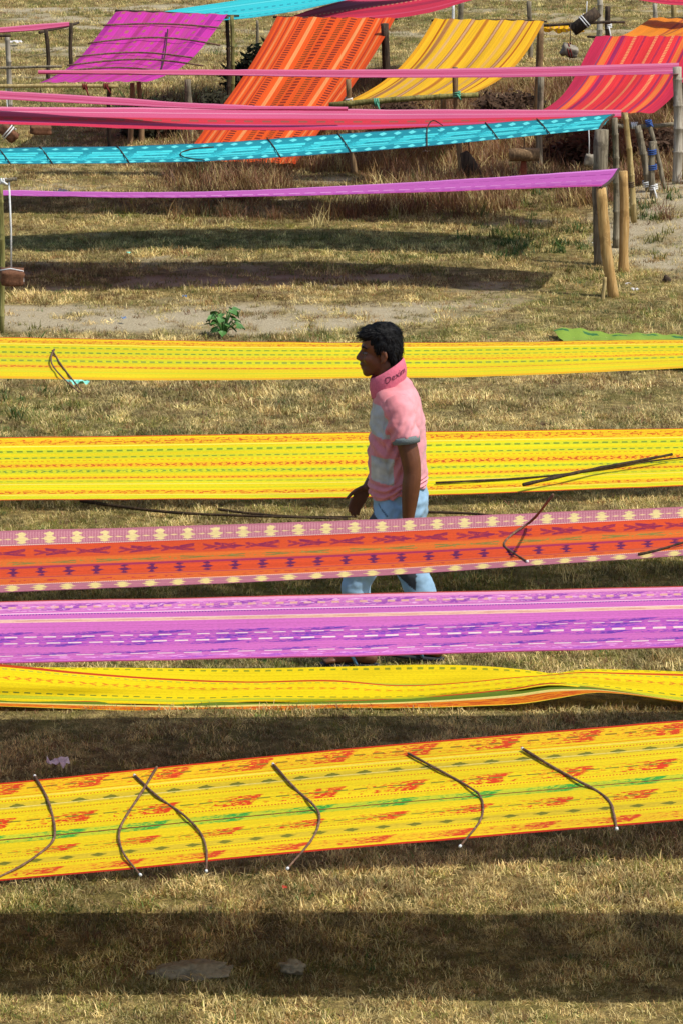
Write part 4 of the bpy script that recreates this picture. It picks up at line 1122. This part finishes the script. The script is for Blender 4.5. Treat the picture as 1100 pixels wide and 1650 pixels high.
bush('brown scrub bush under the golden yellow cloth', 640, 205, 90, 40, SCRUBB, 5, 1500)
bush('rusty brown scrub bush behind the thick grey trunk', 925, 268, 100, 58, SCRUBB, 6, 2200)
bush('brown scrub bush behind the tied trio of poles', 1062, 262, 80, 55, SCRUBB, 7, 1700)
LEAF = simple_mat('leaf_green', '4a7634', .5, .3, 14, spec=.4)
pp = at_z(360, 541); pp.z = gz1(pp.x, pp.y)
pl = empty('leafy_plant', pp); tag(pl, 'small broad leaved green plant on the bare soil beyond the far yellow cloth', 'plant')
rr = random.Random(5)
stems = MB()
for k in range(40):
    an = rr.random() * 6.28; rad = .03 + .07 * rr.random(); hgt = .05 + .15 * rr.random()
    tipp = Vector((math.cos(an) * rad, math.sin(an) * rad, hgt))
    stems.tube([(0, 0, 0), tipp * .5 + Vector((0, 0, .02)), tipp], .003, 5)
    sz = .022 + .018 * rr.random()
    V = []; F = []
    prof = [(0, 0), (.25, .55), (.5, .75), (.8, .8), (1.15, .6), (1.5, .3), (1.9, 0)]
    for t, wd in prof:
        for sgn in (-1, 0, 1): V.append((t * sz, sgn * wd * sz, -.25 * sz * t * t * .6 + abs(sgn) * .25 * sz))
    for i in range(len(prof) - 1):
        for j in range(2):
            a = i * 3 + j; F.append((a, a + 3, a + 4, a + 1))
    lf = new_obj('leaf', mesh_from('leaf', V, F), LEAF, pl); lf.location = tipp; lf.rotation_euler = (rr.uniform(-.5, .5), rr.uniform(-.2, .6), an)
stems.build('stem', LEAF, pl)

# ------------------------------------------------------------------ the walking person
def colour_mat(name, rough=.8, bump_scale=180, sheen=.0, spec=.25, bump=.15):
    g = G(name); c, _ = g.attr('col')
    tc = g.n('ShaderNodeTexCoord'); nz = g.noise(tc.outputs['Object'], bump_scale, 2, .6); n2 = g.noise(tc.outputs['Object'], 16, 3, .6)
    c = g.mix(1.0, c, g.ramp(n2, [(.3, (.86, .86, .86, 1)), (.7, (1.08, 1.08, 1.08, 1))]), 'MULTIPLY')
    return g.done(g.principled(c, rough, g.bump(nz, bump, .004), spec, sheen))
SKIN = colour_mat('skin_brown', .48, 90, spec=.4)
SHIRT = colour_mat('polo_cotton', .85, 400, .2, .15)
DENIM = colour_mat('faded_denim', .85, 350, .1, .15)
HAIR = simple_mat('hair_black', '080707', .6, .3, 200, spec=.18)
P0 = at_z(635, 1072); P0.z = gz1(P0.x, P0.y) + .012
person = empty('person', P0)
person.scale = (.972, .972, .986)
tag(person, 'person in pink polo shirt with collar up and pale jeans walking left between the cloths', 'person')
def W(f, l, z): return Vector((-f, l, z))

def remeshed(name, mb, vox, smooth_it=6, fac=.5):
    me = mesh_from(name, mb.v, mb.f)
    bm = bmesh.new(); bm.from_mesh(me); bmesh.ops.recalc_face_normals(bm, faces=bm.faces); bm.to_mesh(me); bm.free()
    tmp = bpy.data.objects.new('tmp', me); COL.objects.link(tmp)
    r = tmp.modifiers.new('r', 'REMESH'); r.mode = 'VOXEL'; r.voxel_size = vox; r.use_smooth_shade = True
    s_ = tmp.modifiers.new('s', 'SMOOTH'); s_.iterations = smooth_it; s_.factor = fac
    dg = bpy.context.evaluated_depsgraph_get(); dg.update()
    out = bpy.data.meshes.new_from_object(tmp.evaluated_get(dg)); out.name = name
    bpy.data.objects.remove(tmp); bpy.data.meshes.remove(me)
    out.polygons.foreach_set('use_smooth', np.ones(len(out.polygons), bool))
    return out
def get_co(me):
    a = np.zeros(len(me.vertices) * 3); me.vertices.foreach_get('co', a); return a.reshape(-1, 3)
def get_no(me):
    a = np.zeros(len(me.vertices) * 3); me.vertices.foreach_get('normal', a); return a.reshape(-1, 3)
def set_col(me, C):
    at_ = me.color_attributes.new('col', 'FLOAT_COLOR', 'POINT')
    at_.data.foreach_set('color', np.concatenate([C, np.ones((len(C), 1))], 1).astype(np.float32).ravel())

def slices(mb, rows, n=28, pw=2.3):
    """rows: (z, f_front, f_back, half_width, l_centre)"""
    rings = []
    for z, ff, fb, hw, lc in rows:
        c = (ff + fb) / 2; a = (ff - fb) / 2; rg = []
        for k in range(n):
            th = 2 * math.pi * k / n; ct, st = math.cos(th), math.sin(th)
            x_ = math.copysign(abs(ct) ** (2 / pw), ct) * a; y_ = math.copysign(abs(st) ** (2 / pw), st) * hw
            rg.append(W(c + x_, lc + y_, z))
        rings.append(rg)
    mb.ring_loft(rings)

# --- body
b = MB()
def ell(f, l, z, r, tilt=0.0):
    b.ball(W(f, l, z), r, rot=Matrix.Rotation(tilt, 3, 'Y'))
ell(.066, 0, 1.562, (.096, .073, .098))
ell(.098, 0, 1.487, (.064, .058, .080), -.15)
ell(.118, 0, 1.443, (.044, .044, .036))
ell(.134, 0, 1.424, (.024, .026, .022))
ell(.146, 0, 1.546, (.020, .050, .017))
for s_ in (-1, 1): ell(.126, s_ * .036, 1.492, (.028, .022, .026))
b.tube([W(.152, 0, 1.535), W(.165, 0, 1.512), W(.176, 0, 1.492)], [.010, .012, .0145], 10, True)
for s_ in (-1, 1): ell(.163, s_ * .013, 1.487, (.012, .009, .009))
ell(.157, 0, 1.463, (.016, .024, .009)); ell(.153, 0, 1.447, (.014, .022, .009))
for s_ in (-1, 1):
    b.tube([W(.068, s_ * .072, 1.535), W(.050, s_ * .080, 1.530), W(.045, s_ * .081, 1.510), W(.056, s_ * .078, 1.488), W(.066, s_ * .072, 1.480)], [.008, .009, .009, .009, .008], 8, True)
    ell(.060, s_ * .073, 1.505, (.016, .006, .024))
b.tube([W(.005, 0, 1.33), W(.028, 0, 1.40), (W(.045, 0, 1.47))], [.066, .058, .056], 16, True)
slices(b, [(.78, .07, -.12, .14, 0), (.9, .08, -.11, .13, 0), (1.05, .09, -.11, .14, 0), (1.2, .09, -.10, .16, 0), (1.3, .07, -.08, .15, 0), (1.35, .04, -.04, .07, 0)])
def limb(pts, n=14):
    P = [np.array([*p[:3], p[3]]) for p in pts]
    C = catmull(P, 4 * len(P)); b.tube([W(*c[:3]) for c in C], [float(c[3]) for c in C], n, True)
limb([(-.02, -.155, 1.255, .042), (-.045, -.205, 1.15, .048), (-.068, -.222, 1.06, .047), (-.078, -.228, .99, .043), (-.074, -.230, .93, .044), (-.068, -.230, .86, .040), (-.062, -.228, .79, .032), (-.060, -.226, .75, .028)])
limb([(-.01, .155, 1.255, .042), (-.02, .215, 1.15, .047), (-.005, .232, 1.03, .042), (.035, .222, .97, .041), (.085, .20, .89, .036), (.128, .185, .825, .028)])
def hand(w0, d, side, palm_n, curl):
    """w0 wrist, d pointing direction, palm_n: towards the palm; thumb on 'side' vector"""
    d = d.normalized(); side = (side - d * side.dot(d)).normalized(); nrm = palm_n.normalized()
    for q, r in ((.015, .024), (.035, .030), (.055, .034), (.075, .034)):
        R = Matrix((side, nrm, d)).transposed()
        b.ball(w0 + d * q, (r * 1.08, .0135, .022), 12, 7, R)
    for i, (off, ln) in enumerate(((.029, .072), (.010, .082), (-.010, .077), (-.028, .060))):
        p = w0 + d * .085 + side * off; pts = [p - d * .02]; rad = [.0095]; dd = d.copy()
        for k, fr_ in enumerate((.45, .32, .23)):
            dd = (dd + nrm * curl * (.5 + .35 * k)).normalized()
            p = p + dd * ln * fr_; pts.append(p); rad.append(.0088 - .0011 * k)
        b.tube(pts, rad, 8, True)
    p = w0 + d * .022 + side * .024
    pts = [p]; dd = (d * .75 + side * .75 + nrm * .25).normalized()
    for ln in (.038, .03, .024):
        p = p + dd * ln; pts.append(p); dd = (dd + d * .25 + nrm * .15).normalized()
    b.tube(pts, [.0125, .011, .0100, .0085], 8, True)
hand(W(-.060, -.226, .752), W(.10, -.01, -1), W(1, 0, 0), Vector((0, 1, 0)), .28)
hand(W(.126, .186, .828), W(.62, -.05, -.80), W(.8, -.35, .6), Vector((.55, -.25, -.6)), .36)
limb([(-.015, -.085, .72, .070), (.08, -.095, .63, .066), (.17, -.09, .48, .050), (.178, -.09, .38, .050), (.150, -.09, .22, .042), (.128, -.09, .10, .034)])
limb([(-.03, .085, .72, .070), (-.03, .095, .63, .066), (-.055, .09, .48, .050), (-.11, .075, .38, .052), (-.165, .05, .22, .042), (-.185, .036, .11, .034)])
FEET = []
def foot(f, l, z, heel_up, splay):
    M_ = Matrix.Rotation(heel_up, 3, 'Y')
    def q(df, dl, dz): 
        v = M_ @ Vector((-df, 0, dz)); return W(f, l, z) + Vector((v.x, dl + splay * df, v.z))
    b.tube([q(-.045, 0, .030), q(.0, 0, .038), q(.06, .0, .040), q(.11, .0, .030), q(.15, 0, .022)], [.030, .036, .036, .032, .026], 12, True, squash=1.0)
    b.tube([q(.0, 0, .10), q(-.005, 0, .045)], [.036, .036], 12, True)
    for i, (dl, ln) in enumerate(((.026, .052), (.010, .050), (-.005, .045), (-.018, .039), (-.030, .033))):
        s_ = 1 if l < 0 else -1
        b.tube([q(.14, dl * s_, .018), q(.14 + ln * .6, dl * s_ * 1.15, .017), q(.14 + ln, dl * s_ * 1.2, .012)], [.012, .0105, .009] if i else [.014, .0135, .011], 8, True)
    return q
qn = foot(.155, -.09, .018, 0, .06)
qf = foot(-.165, .035, .022, .12, -.02)
body_me = remeshed('body', b, .0052, 4, .45)
co = get_co(body_me)
C = np.tile(np.array(lin('6a4028')[:3]), (len(co), 1))
f_, z_ = -co[:, 0], co[:, 2]
lips = np.exp(-(((f_ - .166) / .014) ** 2 + ((z_ - 1.455) / .012) ** 2))[:, None]
C = C * (1 - .35 * lips) + np.array(lin('5c2c26')[:3]) * .35 * lips
stub = (smooth(.08, .11, f_) * (1 - smooth(1.462, 1.475, z_)) * smooth(1.40, 1.415, z_) * (z_ > 1.3))[:, None]
C = C * (1 - .18 * stub)
mous = np.exp(-(((f_ - .160) / .02) ** 2 + ((z_ - 1.474) / .006) ** 2))[:, None]
C = C * (1 - .45 * mous)
n_ = N1.fbm(co[:, 0] * 30 + 50, z_ * 30, 3)[:, None]
C = C * (.85 + .3 * n_)
feetm = (z_ < .12)[:, None]
C = np.where(feetm, C * 1.05 + .01, C)
set_col(body_me, C)
body = new_obj('body', body_me, SKIN, person)
EYEW = simple_mat('eye_white', '5e524a', .3, .05, 10, spec=.5); IRIS = simple_mat('iris_dark', '140c08', .2, .1, 10, spec=.5)
for s_ in (-1, 1):
    m_ = MB(); m_.ball(W(.1435, s_ * .033, 1.5195), (.0135, .0115, .0085)); e = m_.build('eye', EYEW, person)
    m_ = MB(); m_.ball(W(.1535, s_ * .0345, 1.5195), (.0055, .006, .006)); m_.build('iris', IRIS, e)
    m_ = MB(); m_.tube([W(.160, s_ * .018, 1.546), W(.155, s_ * .037, 1.551), W(.138, s_ * .053, 1.545)], [.004, .0048, .003], 7, True); m_.build('eyebrow', HAIR, person)

# --- hair
h = MB()
def hel(f, l, z, r, t=0.0): h.ball(W(f, l, z), r, rot=Matrix.Rotation(t, 3, 'Y'))
hel(.056, 0, 1.582, (.095, .081, .086)); hel(.018, 0, 1.545, (.057, .074, .080)); hel(.012, 0, 1.495, (.042, .060, .052))
hel(.102, 0, 1.607, (.064, .066, .042), .25); hel(.142, -.005, 1.598, (.034, .052, .026), .5)
for s_ in (-1, 1):
    hel(.062, s_ * .066, 1.563, (.040, .018, .030)); hel(.084, s_ * .066, 1.540, (.010, .010, .026))
    hel(.020, s_ * .060, 1.522, (.026, .020, .035))
hm = remeshed('hair', h, .005, 5, .5)
co = get_co(hm); no = get_no(hm)
d = np.array([mnoise.noise(Vector((p[0] * 55, p[1] * 55, p[2] * 30))) for p in co])
co = co + no * (d * .006)[:, None]
hm.vertices.foreach_set('co', co.ravel()); hm.update()
hair = new_obj('hair', hm, HAIR, person)
hr = np.random.default_rng(3); V = []; F = []
idx = hr.integers(0, len(co), 2600)
for i in idx:
    p = Vector(co[i]); n = Vector(no[i])
    if p.z < 1.47: continue
    ff, side_ = -p.x, abs(p.y)
    if ff > .105 and p.z < 1.585: continue
    if ff > .115: base_ = Vector((-1, 0, -.15)); L = .012 + .018 * hr.random()
    elif p.z > 1.60: base_ = Vector((-.9, 0, -.1)) + n * .12; L = .010 + .012 * hr.random()
    else: base_ = Vector((.1 if ff > .05 else .25, 0, -1)) + n * .05; L = .012 + .010 * hr.random()
    flow = (base_ + Vector(hr.normal(0, .16, 3))).normalized()
    flow = (flow - n * min(0, flow.dot(n)) + n * .10).normalized()
    s_ = flow.cross(n).normalized() * .0016
    k = len(V); q = p + flow * L * .55 + n * .002
    V += [p - s_, p + s_, q + s_ * .8, q - s_ * .8, p + flow * L + Vector((0, 0, -.004))]
    F += [(k, k + 1, k + 2, k + 3), (k + 3, k + 2, k + 4)]
new_obj('strands', mesh_from('strands', V, F), HAIR, hair)

# --- polo shirt
t = MB()
slices(t, [(.818, .122, -.152, .176, 0), (.845, .124, -.153, .177, 0), (.88, .126, -.150, .172, 0), (.95, .129, -.150, .172, 0), (1.02, .129, -.153, .178, 0), (1.12, .124, -.150, .186, 0), (1.20, .119, -.140, .190, 0),
           (1.26, .114, -.128, .186, 0), (1.305, .106, -.114, .168, 0), (1.34, .100, -.098, .130, 0), (1.372, .090, -.074, .096, 0), (1.40, .078, -.046, .080, 0)], 32, 2.25)
t.tube([W(-.005, -.125, 1.288), W(-.018, -.168, 1.258), W(-.032, -.200, 1.20), W(-.043, -.213, 1.165), W(-.047, -.218, 1.144)], [.072, .074, .067, .062, .061], 18)
t.tube([W(-.0, .125, 1.288), W(-.008, .168, 1.258), W(-.015, .205, 1.20), W(-.018, .222, 1.14), W(-.016, .226, 1.12)], [.072, .074, .067, .062, .060], 18)
sm = remeshed('polo_shirt', t, .0055, 7, .5)
co = get_co(sm); no = get_no(sm)
f_, l_, z_ = -co[:, 0], co[:, 1], co[:, 2]
torso = (np.abs(l_) < .205)
dz = np.array([mnoise.fractal(Vector((p[0] * 7 + 3, p[1] * 7, p[2] * 11)), 1.0, 2.0, 3) for p in co]) * .010
# gathered folds above the hem, drag folds under the arm
hemf = np.exp(-((z_ - .865) / .045) ** 2) * np.sin((z_ + f_ * .25 + .012 * np.sin(f_ * 40)) * 170) * .009
arm = np.exp(-((z_ - 1.10) / .07) ** 2) * smooth(-.02, .06, f_) * np.sin((z_ * .8 - f_ * .75) * 105) * .008
back = smooth(-.05, -.10, f_) * np.sin(f_ * 120 + z_ * 22) * .006 * smooth(1.25, 1.1, z_)
slv = np.where(l_ < -.165, np.sin((f_ * 1.1 + z_ * .5) * 120 + 1) * .006 * smooth(1.28, 1.2, z_), 0)
co = co + no * (dz + hemf + arm + back + slv)[:, None]
# hem rises towards the back
co[:, 2] += np.clip(.10 - f_, 0, .3) * .27 * (1 - smooth(.80, .95, z_)) * torso
sm.vertices.foreach_set('co', co.ravel()); sm.update()
f_, l_, z_ = -co[:, 0], co[:, 1], co[:, 2]
C = np.tile(np.array(lin('da868a')[:3]), (len(co), 1))
bk = smooth(.02, -.09, f_)[:, None]; C = C * (1 - bk) + np.array(lin('de9aa0')[:3]) * bk  # sunlit back of the shirt painted in as a paler pink
grey = np.array(lin('b4b8b6')[:3]); silver = np.array(lin('bcbab4')[:3])
chest = (f_ > .028) & (z_ > 1.132 + .10 * (f_ - .03)) & (z_ < 1.285 + .0 * f_) & (np.abs(l_) < .178) & (z_ < 1.235 + (f_ - .03) * 1.2)
C[chest] = grey
patch = (f_ > .008) & (f_ < .117) & (z_ > .915 - (.06 - f_) * .12) & (z_ < 1.037) & (l_ < -.02)
C[patch] = silver * (.45 + .95 * N2.fbm(f_[patch] * 22, z_[patch] * 22, 3))[:, None]
plk = (f_ > .07) & (np.abs(l_) < .02) & (z_ > 1.2); C[plk] = np.array(lin('8a4a54')[:3])
ins = (z_ > 1.355) ; C[ins] = C[ins] * .9
set_col(sm, C)
shirt = new_obj('polo_shirt', sm, SHIRT, person)
CUFF = simple_mat('cuff_grey', '6c7676', .85, .12, 120)
m_ = MB(); ax = (W(-.054, -.223, 1.105) - W(-.047, -.217, 1.135)).normalized()
m_.tube([W(-.0465, -.217, 1.152), W(-.0485, -.219, 1.140), W(-.0505, -.2205, 1.124)], [.0665, .0675, .0655], 24); m_.build('sleeve_cuff', CUFF, shirt)
m_ = MB(); m_.tube([W(-.017, .224, 1.132), W(-.016, .226, 1.108)], [.066, .065], 24); m_.build('sleeve_cuff', CUFF, shirt)
# turned-up collar and the lettering on it
COLLAR = simple_mat('collar_pink', 'd46c80', .85, .10, 90)
def col_pt(th, q, off=0.0):
    """th: angle from the front (0) over the near side (pi/2) to the back (pi); q 0 bottom .. 1 top"""
    cf = math.cos(th); sn = math.sin(th)
    f0 = .032 + cf * .084; l0 = -sn * .096; z0 = 1.350 - cf * .050
    f1 = .040 + cf * .076; l1 = -sn * .080; z1 = 1.445 - cf * .048
    flare = .010 * math.sin(math.pi * q * .9)
    f2 = f0 + (f1 - f0) * q + cf * (flare + off); l2 = l0 + (l1 - l0) * q - sn * (flare + off); z2 = z0 + (z1 - z0) * q
    return W(f2, l2, z2)
V = []; F = []
nth, nq = 44, 6
for side_off in (0.0, -.004):
    for i in range(nth):
        th = .22 + (2 * math.pi - .44) * i / (nth - 1)
        for j in range(nq): V.append(col_pt(th, j / (nq - 1), side_off))
for i in range(nth - 1):
    for j in range(nq - 1):
        a = i * nq + j; F.append((a, a + nq, a + nq + 1, a + 1)); c_ = a + nth * nq; F.append((c_, c_ + 1, c_ + nq + 1, c_ + nq))
    a = i * nq + nq - 1; c_ = a + nth * nq; F.append((a, a + nq, c_ + nq, c_))
collar = new_obj('collar', mesh_from('collar', V, F), COLLAR, shirt)
fc = bpy.data.curves.new('lettering', 'FONT'); fc.body = 'Dexim'; fc.size = 1.0; fc.resolution_u = 3
fo = bpy.data.objects.new('tmp_text', fc); COL.objects.link(fo)
dg = bpy.context.evaluated_depsgraph_get(); dg.update()
tm = bpy.data.meshes.new_from_object(fo.evaluated_get(dg)); bpy.data.objects.remove(fo)
tbm = bmesh.new(); tbm.from_mesh(tm)
for _ in range(2): bmesh.ops.subdivide_edges(tbm, edges=[e for e in tbm.edges if e.calc_length() > .12], cuts=1)
bmesh.ops.triangulate(tbm, faces=tbm.faces)
xs_ = [v.co.x for v in tbm.verts]; tw = max(xs_) - min(xs_); x0_ = min(xs_)
for v in tbm.verts:
    u_ = (v.co.x - x0_) / tw; q = .42 + v.co.y * .44
    v.co = col_pt(1.42 + u_ * 1.22, q, .0025)
tbm.to_mesh(tm); tbm.free(); tm.name = 'lettering'
new_obj('lettering', tm, simple_mat('lettering_dark', '5a2a3c', .8, .1, 50), collar)

# --- jeans
j = MB()
slices(j, [(.70, .085, -.140, .150, 0), (.76, .100, -.163, .166, 0), (.82, .106, -.165, .168, 0), (.88, .108, -.146, .160, 0), (.92, .105, -.135, .155, 0)], 28, 2.2)
def leg(mb, pts):
    P = [np.array(p) for p in pts]; C_ = catmull(P, 22); mb.tube([W(*c[:3]) for c in C_], [float(c[3]) for c in C_], 20)
leg(j, [(-.02, -.083, .80, .098), (.03, -.088, .70, .094), (.10, -.092, .60, .086), (.165, -.092, .48, .076), (.185, -.092, .38, .071), (.165, -.092, .24, .067), (.135, -.092, .10, .066)])
leg(j, [(-.035, .083, .80, .098), (-.035, .088, .70, .094), (-.042, .092, .60, .086), (-.065, .092, .48, .076), (-.11, .078, .38, .074), (-.165, .056, .24, .068), (-.19, .040, .115, .067)])
jm = remeshed('jeans', j, .006, 6, .5)
co = get_co(jm); no = get_no(jm); f_, l_, z_ = -co[:, 0], co[:, 1], co[:, 2]
dz = np.array([mnoise.fractal(Vector((p[0] * 9, p[1] * 9 + 7, p[2] * 14)), 1.0, 2.0, 3) for p in co]) * .008
crot = np.exp(-((z_ - .74) / .06) ** 2) * np.sin((f_ * .9 + z_ * .6) * 130) * .004
low = np.exp(-((z_ - .18) / .1) ** 2) * np.sin(z_ * 130 + f_ * 30) * .005
co = co + no * (dz + crot + low)[:, None]
jm.vertices.foreach_set('co', co.ravel()); jm.update()
f_, l_, z_ = -co[:, 0], co[:, 1], co[:, 2]
C = np.tile(np.array(lin('8fb2cc')[:3]), (len(co), 1))
C *= (.86 + .3 * N3.fbm(f_ * 14 + 30, z_ * 14, 3))[:, None]
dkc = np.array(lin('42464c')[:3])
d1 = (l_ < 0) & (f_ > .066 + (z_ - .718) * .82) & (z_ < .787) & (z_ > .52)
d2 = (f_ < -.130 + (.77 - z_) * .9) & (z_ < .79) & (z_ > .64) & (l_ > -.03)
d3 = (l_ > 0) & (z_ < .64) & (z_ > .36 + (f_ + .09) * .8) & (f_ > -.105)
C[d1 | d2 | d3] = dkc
pk = np.abs((z_ - .80) - (f_ - .075) * 1.1) < .005
C[pk & (l_ < -.05) & (f_ > .035) & (f_ < .082)] = np.array(lin('4c6478')[:3])
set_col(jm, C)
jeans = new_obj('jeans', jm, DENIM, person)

# --- flip flops
SOLE = simple_mat('sole_dark', '2c3038', .8, .2, 60); STRAP = simple_mat('strap_blue', '5f86a8', .6, .12, 60)
for q, l in ((qn, -.09), (qf, .09)):
    rings = []
    n = 26; out = []
    for k in range(n):
        th = 2 * math.pi * k / n
        df = .065 + .145 * math.cos(th); wd = (.040 + .010 * math.cos(th)) * math.sin(th)
        out.append((df, wd))
    mb = MB(); mb.ring_loft([[q(df, wd * .97, -.016) for df, wd in out], [q(df, wd, -.008) for df, wd in out], [q(df, wd, .002) for df, wd in out]])
    ff = mb.build('flip_flop', SOLE, person)
    for s_ in (-1, 1):
        mb = MB(); mb.tube([q(.158, 0, .010), q(.135, s_ * .012, .052), q(.09, s_ * .030, .066), q(.05, s_ * .040, .045), q(.03, s_ * .042, .002)], [.006, .008, .009, .009, .008], 8); mb.build('strap', STRAP, ff)
